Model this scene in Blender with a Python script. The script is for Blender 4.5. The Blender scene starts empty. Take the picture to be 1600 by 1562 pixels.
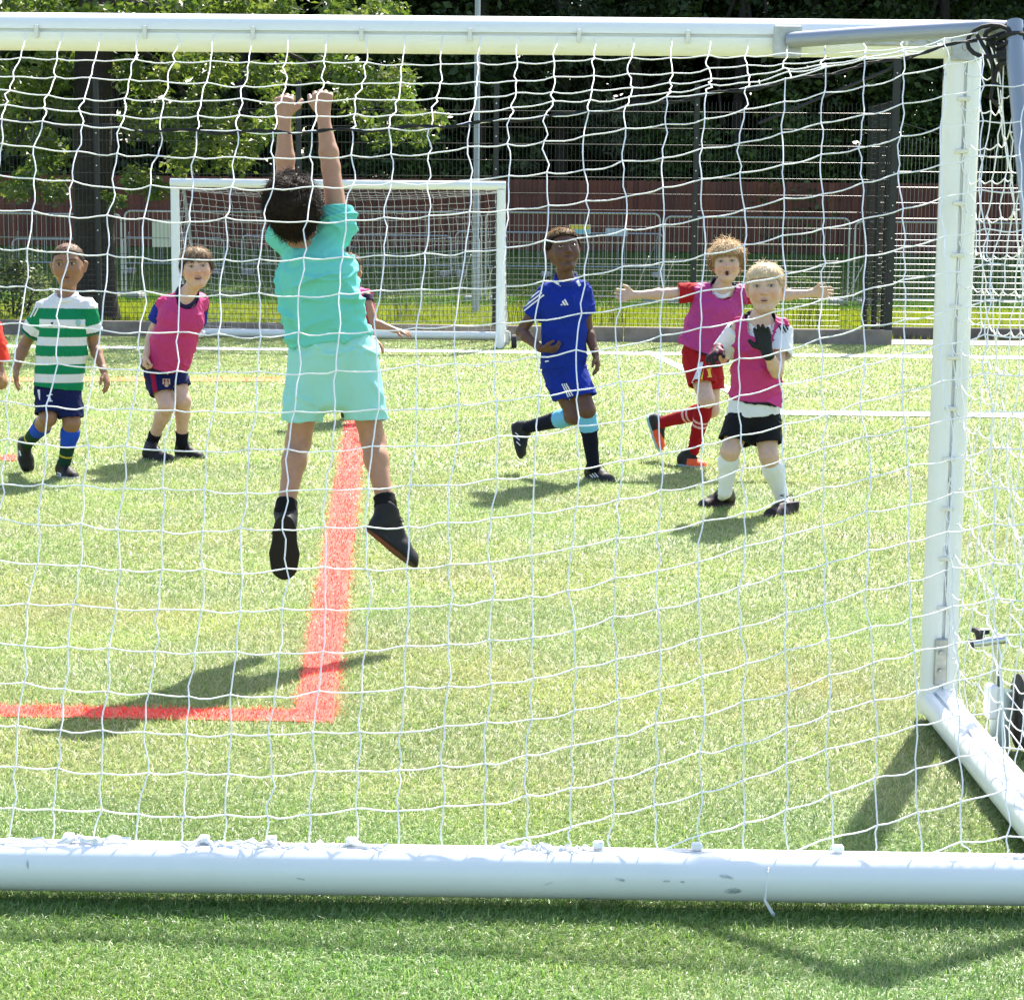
import bpy, math, random
import numpy as np
from mathutils import Vector, Matrix
from mathutils.bvhtree import BVHTree
R_ = math.radians
random.seed(7)
rng = np.random.default_rng(7)
scene = bpy.context.scene
COL = scene.collection

# ------------------------------------------------------------------ camera
CAM_H = 1.35            # camera height above the turf (m)
FPX = 3085.0            # focal length in photo pixels (photo is 1600 x 1562)
PITCH = math.atan(419.0 / FPX)
ROLL = 0.010
cF = Vector((0, math.cos(PITCH), -math.sin(PITCH)))
cU0 = Vector((0, math.sin(PITCH), math.cos(PITCH)))
cR0 = Vector((1, 0, 0))
cR = cR0 * math.cos(ROLL) + cU0 * math.sin(ROLL)
cU = cU0 * math.cos(ROLL) - cR0 * math.sin(ROLL)
CAM = Vector((0, 0, CAM_H))
cam_d = bpy.data.cameras.new('camera')
cam_d.sensor_width = 36.0
cam_d.sensor_fit = 'HORIZONTAL'
cam_d.lens = 36.0 * FPX / 1600.0
cam_d.clip_start = 0.1
cam_d.clip_end = 2000.0
cam_o = bpy.data.objects.new('camera', cam_d)
COL.objects.link(cam_o)
M4 = Matrix((cR, cU, -cF)).transposed().to_4x4()
M4.translation = CAM
cam_o.matrix_world = M4
scene.camera = cam_o

# ------------------------------------------------------------------ sky and sun
SUN_EL, SUN_AZ = R_(50), R_(20)        # azimuth from +Y (away from camera) towards +X (right)
world = bpy.data.worlds.new('World')
scene.world = world
world.use_nodes = True
wn_ = world.node_tree
wn_.nodes.clear()
sky = wn_.nodes.new('ShaderNodeTexSky')
sky.sky_type = 'NISHITA'
sky.sun_disc = False
sky.sun_elevation = SUN_EL
sky.sun_rotation = SUN_AZ
sky.air_density = 1.0
sky.dust_density = 2.0
sky.ozone_density = 1.0
bgn = wn_.nodes.new('ShaderNodeBackground')
bgn.inputs['Strength'].default_value = 0.135
wo = wn_.nodes.new('ShaderNodeOutputWorld')
wn_.links.new(sky.outputs[0], bgn.inputs['Color'])
wn_.links.new(bgn.outputs[0], wo.inputs['Surface'])
sun_d = bpy.data.lights.new('sun', 'SUN')
sun_d.energy = 5.0
sun_d.angle = R_(0.55)
sun_d.color = (1.0, 0.95, 0.86)
sun_o = bpy.data.objects.new('sun', sun_d)
COL.objects.link(sun_o)
SUNV = Vector((math.sin(SUN_AZ) * math.cos(SUN_EL), math.cos(SUN_AZ) * math.cos(SUN_EL), math.sin(SUN_EL)))
sun_o.rotation_euler = SUNV.to_track_quat('Z', 'Y').to_euler()
sun_o.location = SUNV * 30
vs = scene.view_settings
vs.view_transform = 'Standard'
vs.look = 'None'
vs.exposure = 1.42
vs.gamma = 1.0
vs.use_curve_mapping = False
scene.cycles.use_denoising = True
scene.cycles.max_bounces = 8
scene.cycles.transparent_max_bounces = 8

# ------------------------------------------------------------------ photo pixel -> place
def ray(x, y):
    return cF * FPX + cR * (x - 800.0) - cU * (y - 781.0)
def P(x, y, Y):
    """point on the ray of photo pixel (x, y) at depth Y"""
    r = ray(x, y)
    return CAM + r * (Y / r.y)
def G(x, y, z=0.0):
    """point on the ray of photo pixel (x, y) at height z"""
    r = ray(x, y)
    return CAM + r * ((z - CAM_H) / r.z)
def V(*a):
    return Vector(a)
def A(v):
    return np.array((v[0], v[1], v[2]), dtype=np.float64)

# ------------------------------------------------------------------ mesh helpers
def mk_mesh(name, verts, faces, smooth=False, cols=None):
    """verts (n,3); faces: an array (m,3 or 4) or a list of such arrays; cols (n,3) per vertex"""
    me = bpy.data.meshes.new(name)
    verts = np.asarray(verts, dtype=np.float32)
    if not isinstance(faces, (list, tuple)):
        faces = [faces]
    faces = [np.asarray(f, dtype=np.int32) for f in faces if len(f)]
    nl = sum(f.size for f in faces)
    npoly = sum(len(f) for f in faces)
    me.vertices.add(len(verts))
    me.vertices.foreach_set('co', verts.ravel())
    me.loops.add(nl)
    me.loops.foreach_set('vertex_index', np.concatenate([f.ravel() for f in faces]))
    me.polygons.add(npoly)
    tot = np.concatenate([np.full(len(f), f.shape[1], dtype=np.int32) for f in faces])
    start = np.concatenate([[0], np.cumsum(tot)[:-1]]).astype(np.int32)
    me.polygons.foreach_set('loop_start', start)
    me.polygons.foreach_set('loop_total', tot)
    if smooth:
        me.polygons.foreach_set('use_smooth', np.ones(npoly, dtype=bool))
    me.update(calc_edges=True)
    if cols is not None:
        at = me.color_attributes.new('Col', 'FLOAT_COLOR', 'POINT')
        c4 = np.ones((len(verts), 4), dtype=np.float32)
        c4[:, :3] = cols
        at.data.foreach_set('color', c4.ravel())
    return me

class MB:
    """collects simple shapes into one mesh"""
    def __init__(s):
        s.v, s.f, s.n = [], [], 0
    def add(s, v, f):
        v = np.asarray(v, dtype=np.float64)
        s.v.append(v)
        s.f.append([tuple(i + s.n for i in q) for q in f])
        s.n += len(v)
    def box(s, c, size, M=None, bev=0.0):
        hx, hy, hz = size[0] / 2, size[1] / 2, size[2] / 2
        if bev <= 0:
            v = [(x, y, z) for x in (-hx, hx) for y in (-hy, hy) for z in (-hz, hz)]
            f = [(0, 1, 3, 2), (4, 6, 7, 5), (0, 4, 5, 1), (2, 3, 7, 6), (0, 2, 6, 4), (1, 5, 7, 3)]
        else:
            b = bev
            v = []
            idx = {}
            for sx in (-1, 1):
                for sy in (-1, 1):
                    for sz in (-1, 1):
                        for ax in range(3):
                            p = [sx * (hx - b), sy * (hy - b), sz * (hz - b)]
                            p[ax] = (sx * hx, sy * hy, sz * hz)[ax]
                            idx[(sx, sy, sz, ax)] = len(v)
                            v.append(tuple(p))
            f = []
            sg = (-1, 1)
            for a in range(3):
                o1, o2 = [i for i in range(3) if i != a]
                for q in sg:
                    r = []
                    for (u, w) in ((-1, -1), (1, -1), (1, 1), (-1, 1)):
                        k = [0, 0, 0]; k[a] = q; k[o1] = u; k[o2] = w
                        r.append(idx[(k[0], k[1], k[2], a)])
                    f.append(tuple(r))
                for u in sg:
                    for w in sg:
                        k1 = [0, 0, 0]; k2 = [0, 0, 0]
                        k1[a] = -1; k2[a] = 1
                        k1[o1] = k2[o1] = u; k1[o2] = k2[o2] = w
                        f.append((idx[tuple(k1) + (o1,)], idx[tuple(k2) + (o1,)], idx[tuple(k2) + (o2,)], idx[tuple(k1) + (o2,)]))
            for sx in sg:
                for sy in sg:
                    for sz in sg:
                        f.append((idx[(sx, sy, sz, 0)], idx[(sx, sy, sz, 1)], idx[(sx, sy, sz, 2)]))
        v = [Vector(p) for p in v]
        if M is not None:
            v = [M @ p for p in v]
        c = Vector(c)
        s.add([tuple(p + c) for p in v], f)
    def tube(s, pts, r, n=8, cap=True):
        pts = [Vector(p) for p in pts]
        m = len(pts)
        rr = r if isinstance(r, (list, tuple)) else [r] * m
        t0 = (pts[1] - pts[0]).normalized()
        ref = Vector((0, 0, 1)) if abs(t0.z) < .9 else Vector((1, 0, 0))
        u = t0.cross(ref).normalized()
        vs_ = []
        for i in range(m):
            t = (pts[min(i + 1, m - 1)] - pts[max(i - 1, 0)]).normalized()
            u = (u - t * u.dot(t)).normalized()
            w = t.cross(u)
            for k in range(n):
                a = 2 * math.pi * k / n
                vs_.append(tuple(pts[i] + (u * math.cos(a) + w * math.sin(a)) * rr[i]))
        f = [(i * n + k, i * n + (k + 1) % n, (i + 1) * n + (k + 1) % n, (i + 1) * n + k) for i in range(m - 1) for k in range(n)]
        if cap:
            f.append(tuple(range(n - 1, -1, -1)))
            f.append(tuple((m - 1) * n + k for k in range(n)))
        s.add(vs_, f)
    def sweep(s, pts, prof, up, closed=True):
        """sweep a 2D outline prof (u,w) along pts; u axis = dir x up, w axis = up"""
        pts = [Vector(p) for p in pts]
        m, n = len(pts), len(prof)
        vs_ = []
        for i in range(m):
            t = (pts[min(i + 1, m - 1)] - pts[max(i - 1, 0)]).normalized()
            u = t.cross(Vector(up)).normalized()
            w = u.cross(t)
            for (a, b) in prof:
                vs_.append(tuple(pts[i] + u * a + w * b))
        f = [(i * n + k, i * n + (k + 1) % n, (i + 1) * n + (k + 1) % n, (i + 1) * n + k) for i in range(m - 1) for k in range(n)]
        f.append(tuple(range(n - 1, -1, -1)))
        f.append(tuple((m - 1) * n + k for k in range(n)))
        s.add(vs_, f)
    def mesh(s, name, smooth=False):
        me = bpy.data.meshes.new(name)
        vv = np.concatenate(s.v)
        me.from_pydata(vv.tolist(), [], [q for f in s.f for q in f])
        if smooth:
            me.polygons.foreach_set('use_smooth', np.ones(len(me.polygons), dtype=bool))
            try:
                me.set_sharp_from_angle(angle=R_(40))
            except Exception:
                pass
        me.update()
        return me
    def build(s, name, mat, parent=None, smooth=True):
        return link(name, s.mesh(name, smooth), mat, parent)

def link(name, me, mat=None, parent=None):
    o = bpy.data.objects.new(name, me)
    if mat is not None and me is not None and len(me.materials) == 0:
        me.materials.append(mat)
    COL.objects.link(o)
    if parent is not None:
        o.parent = parent
        o.matrix_parent_inverse = Matrix.Translation(parent.location).inverted()
    return o
def empty(name, loc, label, cat, group=None):
    o = bpy.data.objects.new(name, None)
    o.empty_display_size = 0.1
    COL.objects.link(o)
    o.location = loc
    tag(o, label, cat, group)
    return o
def tag(o, label=None, cat=None, group=None, kind=None):
    for k, v in (('label', label), ('category', cat), ('group', group), ('kind', kind)):
        if v:
            o[k] = v
    return o

def strands(polys, r, n=5, cols=None):
    """many polylines (all the same number of points m) -> one tube mesh.  polys (k,m,3)"""
    polys = np.asarray(polys, dtype=np.float64)
    k, m, _ = polys.shape
    t = np.empty_like(polys)
    t[:, 1:-1] = polys[:, 2:] - polys[:, :-2]
    t[:, 0] = polys[:, 1] - polys[:, 0]
    t[:, -1] = polys[:, -1] - polys[:, -2]
    t /= np.linalg.norm(t, axis=2, keepdims=True) + 1e-12
    main = polys[:, -1] - polys[:, 0]
    main /= np.linalg.norm(main, axis=1, keepdims=True) + 1e-12
    ref = np.where(np.abs(main[:, 2:3]) < .8, np.array([[0, 0, 1.0]]), np.array([[0.6, 0.8, 0]]))
    u = np.cross(t, np.repeat(ref[:, None], m, 1))
    u /= np.linalg.norm(u, axis=2, keepdims=True) + 1e-12
    w = np.cross(t, u)
    r = np.asarray(r, dtype=np.float64)
    if r.ndim == 0:
        r = np.full((k, m), float(r))
    elif r.ndim == 1:
        r = np.repeat(r[None], k, 0)
    a = np.arange(n) * 2 * np.pi / n
    v = polys[:, :, None] + (u[:, :, None] * np.cos(a)[None, None, :, None] + w[:, :, None] * np.sin(a)[None, None, :, None]) * r[:, :, None, None]
    base = (np.arange(k) * m * n)[:, None, None]
    i = (np.arange(m - 1) * n)[None, :, None]
    q = np.arange(n)[None, None, :]
    q2 = (q + 1) % n
    f = np.stack([base + i + q, base + i + q2, base + i + n + q2, base + i + n + q], axis=-1).reshape(-1, 4)
    vc = None
    if cols is not None:
        vc = np.repeat(np.repeat(np.asarray(cols)[:, None], m * n, 1), 1, 0).reshape(-1, 3)
    return v.reshape(-1, 3), f, vc

# ------------------------------------------------------------------ materials
MATS = {}
def mat(name, col=(.5, .5, .5), rough=.6, metal=0.0, spec=.5, noise=0.0, nscale=8.0, bump=0.0, bscale=60.0, attr=False,
        sss=0.0, transl=0.0, col2=None, coat=0.0, bdist=.002, cuts=None):
    if name in MATS:
        return MATS[name]
    m = bpy.data.materials.new(name)
    m.use_nodes = True
    nt = m.node_tree
    nd, lk = nt.nodes, nt.links
    bs = nd['Principled BSDF']
    out = nd['Material Output']
    bs.inputs['Roughness'].default_value = rough
    bs.inputs['Metallic'].default_value = metal
    bs.inputs['Specular IOR Level'].default_value = spec
    if coat:
        bs.inputs['Coat Weight'].default_value = coat
    base = None
    if attr:
        an = nd.new('ShaderNodeAttribute')
        an.attribute_name = 'Col'
        base = an.outputs['Color']
    else:
        rgb = nd.new('ShaderNodeRGB')
        rgb.outputs[0].default_value = (*col, 1)
        base = rgb.outputs[0]
    tc = nd.new('ShaderNodeTexCoord')
    if col2 is not None or noise > 0:
        nz = nd.new('ShaderNodeTexNoise')
        nz.inputs['Scale'].default_value = nscale
        nz.inputs['Detail'].default_value = 6
        nz.inputs['Roughness'].default_value = .6
        lk.new(tc.outputs['Object'], nz.inputs['Vector'])
        mx = nd.new('ShaderNodeMix')
        mx.data_type = 'RGBA'
        if col2 is not None:
            rp = nd.new('ShaderNodeValToRGB')
            lo, hi = cuts or (.35, .65)
            rp.color_ramp.elements[0].position = lo
            rp.color_ramp.elements[1].position = hi
            lk.new(nz.outputs['Fac'], rp.inputs['Fac'])
            lk.new(rp.outputs['Color'], mx.inputs['Factor'])
            lk.new(base, mx.inputs[6])
            mx.inputs[7].default_value = (*col2, 1)
        else:
            mx.blend_type = 'MULTIPLY'
            mx.inputs['Factor'].default_value = 1.0
            rp = nd.new('ShaderNodeMapRange')
            rp.inputs['From Min'].default_value = .3
            rp.inputs['From Max'].default_value = .7
            rp.inputs['To Min'].default_value = 1 - noise
            rp.inputs['To Max'].default_value = 1 + noise * .5
            lk.new(nz.outputs['Fac'], rp.inputs['Value'])
            cb = nd.new('ShaderNodeCombineColor')
            for i in range(3):
                lk.new(rp.outputs[0], cb.inputs[i])
            lk.new(base, mx.inputs[6])
            lk.new(cb.outputs[0], mx.inputs[7])
        base = mx.outputs[2]
    lk.new(base, bs.inputs['Base Color'])
    if sss > 0:
        bs.inputs['Subsurface Weight'].default_value = sss
        bs.inputs['Subsurface Radius'].default_value = (1.0, .35, .2)
        bs.inputs['Subsurface Scale'].default_value = .012
    if bump > 0:
        bz = nd.new('ShaderNodeTexNoise')
        bz.inputs['Scale'].default_value = bscale
        bz.inputs['Detail'].default_value = 4
        lk.new(tc.outputs['Object'], bz.inputs['Vector'])
        bp = nd.new('ShaderNodeBump')
        bp.inputs['Strength'].default_value = bump
        bp.inputs['Distance'].default_value = bdist
        lk.new(bz.outputs['Fac'], bp.inputs['Height'])
        lk.new(bp.outputs[0], bs.inputs['Normal'])
    if transl > 0:
        tr = nd.new('ShaderNodeBsdfTranslucent')
        hs = nd.new('ShaderNodeHueSaturation')
        hs.inputs['Value'].default_value = 1.6
        hs.inputs['Saturation'].default_value = 1.1
        lk.new(base, hs.inputs['Color'])
        lk.new(hs.outputs[0], tr.inputs['Color'])
        ms = nd.new('ShaderNodeMixShader')
        ms.inputs[0].default_value = transl
        lk.new(bs.outputs[0], ms.inputs[1])
        lk.new(tr.outputs[0], ms.inputs[2])
        lk.new(ms.outputs[0], out.inputs['Surface'])
    MATS[name] = m
    return m
def lin(r, g, b):
    f = lambda c: (c / 255 / 12.92) if c <= 10 else ((c / 255 + .055) / 1.055) ** 2.4
    return (f(r), f(g), f(b))

# ------------------------------------------------------------------ flat marks laid on a surface
def bvh_of(me):
    vs_ = [v.co.copy() for v in me.vertices]
    return BVHTree.FromPolygons(vs_, [tuple(p.vertices) for p in me.polygons])
def decal(name, bvh, quad, mtr, parent, n=6, m=6, off=.002, oval=False, maxd=.05):
    """a thin patch whose corners are photo pixels, laid on the surface behind them"""
    (x0, y0), (x1, y1), (x2, y2), (x3, y3) = quad
    V_, ok = [], {}
    for j in range(m + 1):
        for i in range(n + 1):
            s, t = i / n, j / m
            x = (x0 * (1 - s) + x1 * s) * (1 - t) + (x3 * (1 - s) + x2 * s) * t
            y = (y0 * (1 - s) + y1 * s) * (1 - t) + (y3 * (1 - s) + y2 * s) * t
            d = ray(x, y).normalized()
            h, nrm, idx, dist = bvh.ray_cast(CAM, d)
            if h is not None:
                if nrm.dot(d) > 0: nrm = -nrm
                ok[(i, j)] = len(V_); V_.append(h + nrm * off)
    F = []
    for j in range(m):
        for i in range(n):
            k = [(i, j), (i + 1, j), (i + 1, j + 1), (i, j + 1)]
            if oval and math.hypot((i + .5) / n * 2 - 1, (j + .5) / m * 2 - 1) > 1.02: continue
            if all(q in ok for q in k):
                ids = [ok[q] for q in k]
                if max((V_[a] - V_[b]).length for a in ids for b in ids) < maxd:
                    F.append(ids)
    if not F:
        return None
    return link(name, mk_mesh(name, np.array([tuple(v) for v in V_]), np.array(F), smooth=True), mtr, parent)
# ================================================================== GROUND
def bank_z(Y):
    return np.where(Y < 41, 0.0, np.minimum((Y - 41) * 0.095, 0.95)) if isinstance(Y, np.ndarray) else (0.0 if Y < 41 else min((Y - 41) * .095, .95))

gy = np.concatenate([np.array([-300, -120, -40, -12, 0, 8, 16, 24, 26]), np.arange(28, 60, 2.0), np.array([64, 72, 90, 130, 220, 420, 900])])
gx = np.concatenate([np.array([-900, -400, -160, -60]), np.arange(-30, 31, 5.0), np.array([60, 160, 400, 900])])
GX, GY = np.meshgrid(gx, gy)
gz = bank_z(GY.copy()) - 0.02
gv = np.stack([GX, GY, gz], -1).reshape(-1, 3)
nx_ = len(gx)
gi = np.arange(len(gy) - 1)[:, None] * nx_ + np.arange(nx_ - 1)[None]
gf = np.stack([gi, gi + 1, gi + nx_ + 1, gi + nx_], -1).reshape(-1, 4)
m_lawn = mat('lawn_soil', (.11, .15, .022), .9, spec=.2, col2=(.06, .095, .016), nscale=1.3, bump=.6, bscale=40, bdist=.02)
tag(link('ground', mk_mesh('ground', gv, gf), m_lawn), kind='structure')

m_pitch = mat('turf_backing', (.19, .23, .065), .7, spec=.4, col2=(.30, .32, .13), nscale=260, cuts=(.4, .62), bump=.8, bscale=300, bdist=.01)
pv = [(-16, -8, .004), (16, -8, .004), (16, 23.85, .004), (-16, 25.9, .004)]
tag(link('pitch', mk_mesh('pitch', pv, np.array([[0, 1, 2, 3]])), m_pitch), kind='structure')

# painted lines: quads on the turf, from photo pixels to the ground
RED, ORANGE, WHITE = (.86, .085, .07), (.85, .27, .10), (.82, .84, .80)
def gq(*pp):
    return np.array([A(G(x, y))[:2] for x, y in pp])
LINES = [
    (gq((-140, 1103), (466, 1113), (522, 1131), (-140, 1120)), RED, .93, 'red_line'),
    (gq((541, 655), (574, 655), (521, 1132), (461, 1120)), RED, .93, 'red_line'),
    (gq((-200, 711), (26, 713), (26, 722), (-200, 721)), RED, .75, 'red_line'),
    (gq((-200, 591.5), (470, 592), (470, 597.5), (-200, 597)), ORANGE, .8, 'orange_line'),
    (gq((-200, 538.5), (1760, 560), (1760, 564.5), (-200, 542)), WHITE, .85, 'white_line'),
    (gq((1003, 550.5), (1017, 550.5), (1228, 646), (1206, 650)), WHITE, .9, 'white_line'),
    (gq((1212, 644), (1760, 650), (1760, 657), (1206, 650.5)), WHITE, .8, 'white_line'),
]
def in_quad(p, q):
    s = None
    r = np.ones(len(p), bool)
    a = q; b = np.roll(q, -1, 0)
    sign = np.sign(np.sum(a[:, 0] * b[:, 1] - a[:, 1] * b[:, 0]))
    for i in range(4):
        e = b[i] - a[i]
        r &= ((e[0] * (p[:, 1] - a[i, 1]) - e[1] * (p[:, 0] - a[i, 0])) * sign) >= 0
    return r
for li, (q, c, dens, nm) in enumerate(LINES):
    lv = np.concatenate([q, np.full((4, 1), .007 + .0012 * li)], 1)
    mm = mat('paint_' + nm, tuple(x * .75 for x in c), .8, col2=tuple(.35 * a + .65 * b for a, b in zip(c, (.10, .15, .04))), nscale=240, cuts=(.45, .7))
    tag(link(nm, mk_mesh(nm, lv, np.array([[0, 1, 2, 3]])), mm), kind='structure')

def lownoise(p, f, seed=0):
    r = np.random.default_rng(seed)
    o = np.zeros(len(p))
    for i in range(6):
        k = r.normal(size=2); k /= np.linalg.norm(k)
        ff = f * r.uniform(.5, 1.8)
        o += np.sin((p @ k) * ff * 6.28 + r.uniform(0, 6.28) + 1.3 * np.sin((p @ k[::-1]) * ff * 4 + r.uniform(0, 6)))
    return o / 6

WORN = [(G(940, 1050).x, G(940, 1050).y, .55, .35, .55), (G(1290, 1090).x, G(1290, 1090).y, .4, .3, .55), (G(180, 960).x, G(180, 960).y, .6, .4, .5), (G(760, 900).x, G(760, 900).y, .7, .4, .3), (G(620, 1010).x, G(620, 1010).y, .3, .3, .35)]
# turf blades
def blades(y0, y1, dens, L, w, three, seed):
    r = np.random.default_rng(seed)
    hw = lambda y: .275 * y + .85
    area = (y1 - y0) * 2 * hw((y0 + y1) / 2)
    n = int(area * dens)
    Y = r.uniform(y0, y1, int(n * 1.6)); X = r.uniform(-1, 1, int(n * 1.6)) * hw(y1)
    k = np.abs(X) < hw(Y)
    X, Y = X[k][:n], Y[k][:n]
    n = len(X)
    # blades come in tufts
    p = np.stack([X, Y], 1)
    yaw = r.uniform(0, 6.283, n)
    # fibres brushed in patches
    br = lownoise(p, .9, 3) * 2.2
    yaw = np.where(r.random(n) < .45, br + r.normal(0, .8, n), yaw)
    lean = np.clip(r.normal(1.05, .32, n), .1, 1.48)
    ln = L * r.uniform(.6, 1.25, n)
    ww = w * r.uniform(.7, 1.3, n)
    dx = np.stack([np.cos(yaw), np.sin(yaw)], 1)
    sx = np.stack([-np.sin(yaw), np.cos(yaw)], 1) * ww[:, None] / 2
    tw = r.normal(0, .35, n)
    def pt(fr, l2):
        h = np.cos(l2) * ln * fr
        o = np.sin(l2) * ln * fr
        return np.concatenate([p + dx * o[:, None], (.004 + h)[:, None]], 1)
    base = np.concatenate([p, np.full((n, 1), .004)], 1)
    s3 = np.concatenate([sx, (tw * ww / 2)[:, None]], 1)
    green = np.array([[.15, .255, .055], [.215, .315, .08], [.30, .365, .125], [.42, .44, .22], [.10, .18, .04]])
    pr = np.array([.28, .31, .22, .12, .07])
    ci = r.choice(5, n, p=pr)
    c = green[ci] * r.uniform(.8, 1.2, (n, 1))
    pn = lownoise(p, .55, 11)
    c *= (1 + .15 * pn)[:, None]
    c[:, 0] *= 1 + .12 * lownoise(p, .8, 21)
    # pale mid turf: grazing sheen put into the colour besides dust; greener behind goal
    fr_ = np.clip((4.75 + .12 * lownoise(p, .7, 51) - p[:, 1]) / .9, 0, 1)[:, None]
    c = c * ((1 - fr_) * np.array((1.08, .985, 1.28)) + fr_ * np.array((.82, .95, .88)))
    for (wx, wy, sx_, sy_, am) in WORN:           # worn, sandy patches in the goalmouth
        ww_ = am * np.exp(-(((p[:, 0] - wx) / sx_) ** 2 + ((p[:, 1] - wy) / sy_) ** 2)) * np.clip(.7 + .8 * lownoise(p, 1.6, 41), 0, 1.3)
        ww_ = np.clip(ww_, 0, .8)[:, None] * (r.random((n, 1)) < .75)
        c = c * (1 - ww_) + np.array((.33, .28, .13)) * ww_
    edge = p + r.normal(0, .014, p.shape)
    for q, lc, dn, nm in LINES:
        hit = in_quad(edge, q) & (r.random(n) < dn)
        k_ = hit.sum()
        fade = (r.random((k_, 1)) < .35) * r.uniform(.2, .5, (k_, 1))
        c[hit] = (np.array(lc) * (1 - fade) + np.array((.72, .55, .45)) * fade) * r.uniform(.75, 1.1, (k_, 1))
    if three:
        m1 = pt(.55, lean * .75)
        tip = pt(1.0, np.clip(lean * 1.15, 0, 1.5))
        v = np.stack([base - s3, base + s3, m1 + s3 * .85, m1 - s3 * .85, tip], 1).reshape(-1, 3)
        i = np.arange(n)[:, None] * 5
        fq = i + np.array([[0, 1, 2, 3]]); ft = i + np.array([[3, 2, 4]])
        cc = np.repeat(c, 5, 0)
        return v, fq, ft, cc
    tip = pt(1.0, lean)
    v = np.stack([base - s3, base + s3, tip], 1).reshape(-1, 3)
    i = np.arange(n)[:, None] * 3
    return v, np.zeros((0, 4), np.int64), i + np.array([[0, 1, 2]]), np.repeat(c, 3, 0)
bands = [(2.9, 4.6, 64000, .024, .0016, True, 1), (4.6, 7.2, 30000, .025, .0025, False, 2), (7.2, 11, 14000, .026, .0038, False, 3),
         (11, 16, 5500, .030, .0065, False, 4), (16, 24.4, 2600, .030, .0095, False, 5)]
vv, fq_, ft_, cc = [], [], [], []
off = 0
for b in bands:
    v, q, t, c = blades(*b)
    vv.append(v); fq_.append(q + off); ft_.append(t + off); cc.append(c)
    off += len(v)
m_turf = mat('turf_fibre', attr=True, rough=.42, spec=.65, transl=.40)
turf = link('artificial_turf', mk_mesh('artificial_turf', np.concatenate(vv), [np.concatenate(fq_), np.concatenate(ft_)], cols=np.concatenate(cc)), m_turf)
tag(turf, 'short green artificial turf fibres covering the pitch', 'turf', kind='stuff')

# grass strip beyond the fence
def meadow(x0, x1, y0, y1, n, L, w, seed, pal):
    r = np.random.default_rng(seed)
    p = np.stack([r.uniform(x0, x1, n), r.uniform(y0, y1, n)], 1)
    z = bank_z(p[:, 1].copy())
    yaw = r.uniform(0, 6.283, n)
    ln = L * r.uniform(.5, 1.3, n) * (1 + .3 * lownoise(p, .4, seed))
    lean = np.abs(r.normal(0, .4, n))
    s3 = np.stack([np.cos(yaw), np.sin(yaw), 0 * yaw], 1) * (w / 2)
    base = np.concatenate([p, (z - .02)[:, None]], 1)
    a2 = r.uniform(0, 6.283, n)
    tip = base + np.stack([np.cos(a2) * np.sin(lean), np.sin(a2) * np.sin(lean), np.cos(lean)], 1) * ln[:, None]
    v = np.stack([base - s3, base + s3, tip], 1).reshape(-1, 3)
    c = np.array(pal)[r.integers(0, len(pal), n)] * r.uniform(.8, 1.2, (n, 1))
    return v, (np.arange(n)[:, None] * 3 + np.array([[0, 1, 2]])), np.repeat(c, 3, 0)
v1, f1, c1 = meadow(-11, 11, 25.6, 36, 70000, .09, .016, 31, [(.23, .27, .035), (.29, .32, .045), (.16, .21, .03)])  # brighter palette: full sun put into the near strip's colour
v2, f2, c2 = meadow(-16, 16, 36, 50, 50000, .10, .03, 32, [(.06, .13, .025), (.08, .15, .03)])  # darker palette: tree shade put into the grass colour
m_meadow = mat('meadow_blade', attr=True, rough=.6, spec=.3, transl=.35)
tag(link('grass', mk_mesh('grass', np.concatenate([v1, v2]), np.concatenate([f1, f2 + len(v1)]), cols=np.concatenate([c1, c2])), m_meadow),
    'rough mown grass behind the mesh fence', 'grass', kind='stuff')

# ================================================================== KERB AND FENCES
kA = G(-260, 519.5); kB = G(1394, 539.5)      # foot of the kerb, left and right
kd = (kB - kA); kd.z = 0; kd.normalize()
kn = V(-kd.y, kd.x, 0)
if kn.y < 0: kn = -kn
m_kerb = mat('kerb_concrete', (.31, .255, .215), .85, col2=(.20, .16, .135), nscale=5, bump=.5, bscale=30, bdist=.01)
KH = .185
kerb = empty('kerb', kB, 'low brown grey kerb boards along the foot of the mesh fence', 'kerb')
klen = (kB - kA).length
nseg = 8
for i in range(nseg):
    a = kA + kd * (klen * i / nseg); b = kA + kd * (klen * (i + 1) / nseg)
    mb = MB()
    mid = (a + b) / 2 + kn * .08 + V(0, 0, KH / 2 - .01)
    Mr = Matrix.Rotation(math.atan2(kd.y, kd.x), 3, 'Z')
    mb.box(mid, (klen / nseg - .012, .16, KH + .02), Mr, .008)
    mb.build('kerb_board', m_kerb, kerb, smooth=False)
# recessed stretch on the right
k2A = kB + kn * 1.45 - kd * .05
mb = MB(); mb.box(k2A + kd * 2.5 + V(0, 0, .075), (5.0, .16, .17), Mr, .008)
k2 = mb.build('kerb', mat('kerb_dark', (.13, .115, .10), .85, noise=.3, nscale=6), smooth=False)
tag(k2, 'short dark kerb under the pale wired fence at the far right', 'kerb')
mb = MB(); mb.box(k2A + kd * 2.5 - kn * .75 + V(0, 0, -.02), (5.0, 1.25, .06), Mr)
tag(mb.build('paving', mat('paving_concrete', (.42, .38, .34), .85, noise=.2, nscale=4), smooth=False), kind='structure')

m_black = mat('fence_black', (.012, .013, .014), .45, spec=.5)
m_wire = mat('fence_wire', (.02, .022, .022), .38, spec=.6)
m_wire_sunlit = mat('fence_wire_sunlit', (.36, .36, .36), .45, metal=.45)  # pale metal tone stands in for sun glint on the wires
m_bolt = mat('bolt_steel', (.5, .5, .5), .35, metal=.8)

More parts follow.
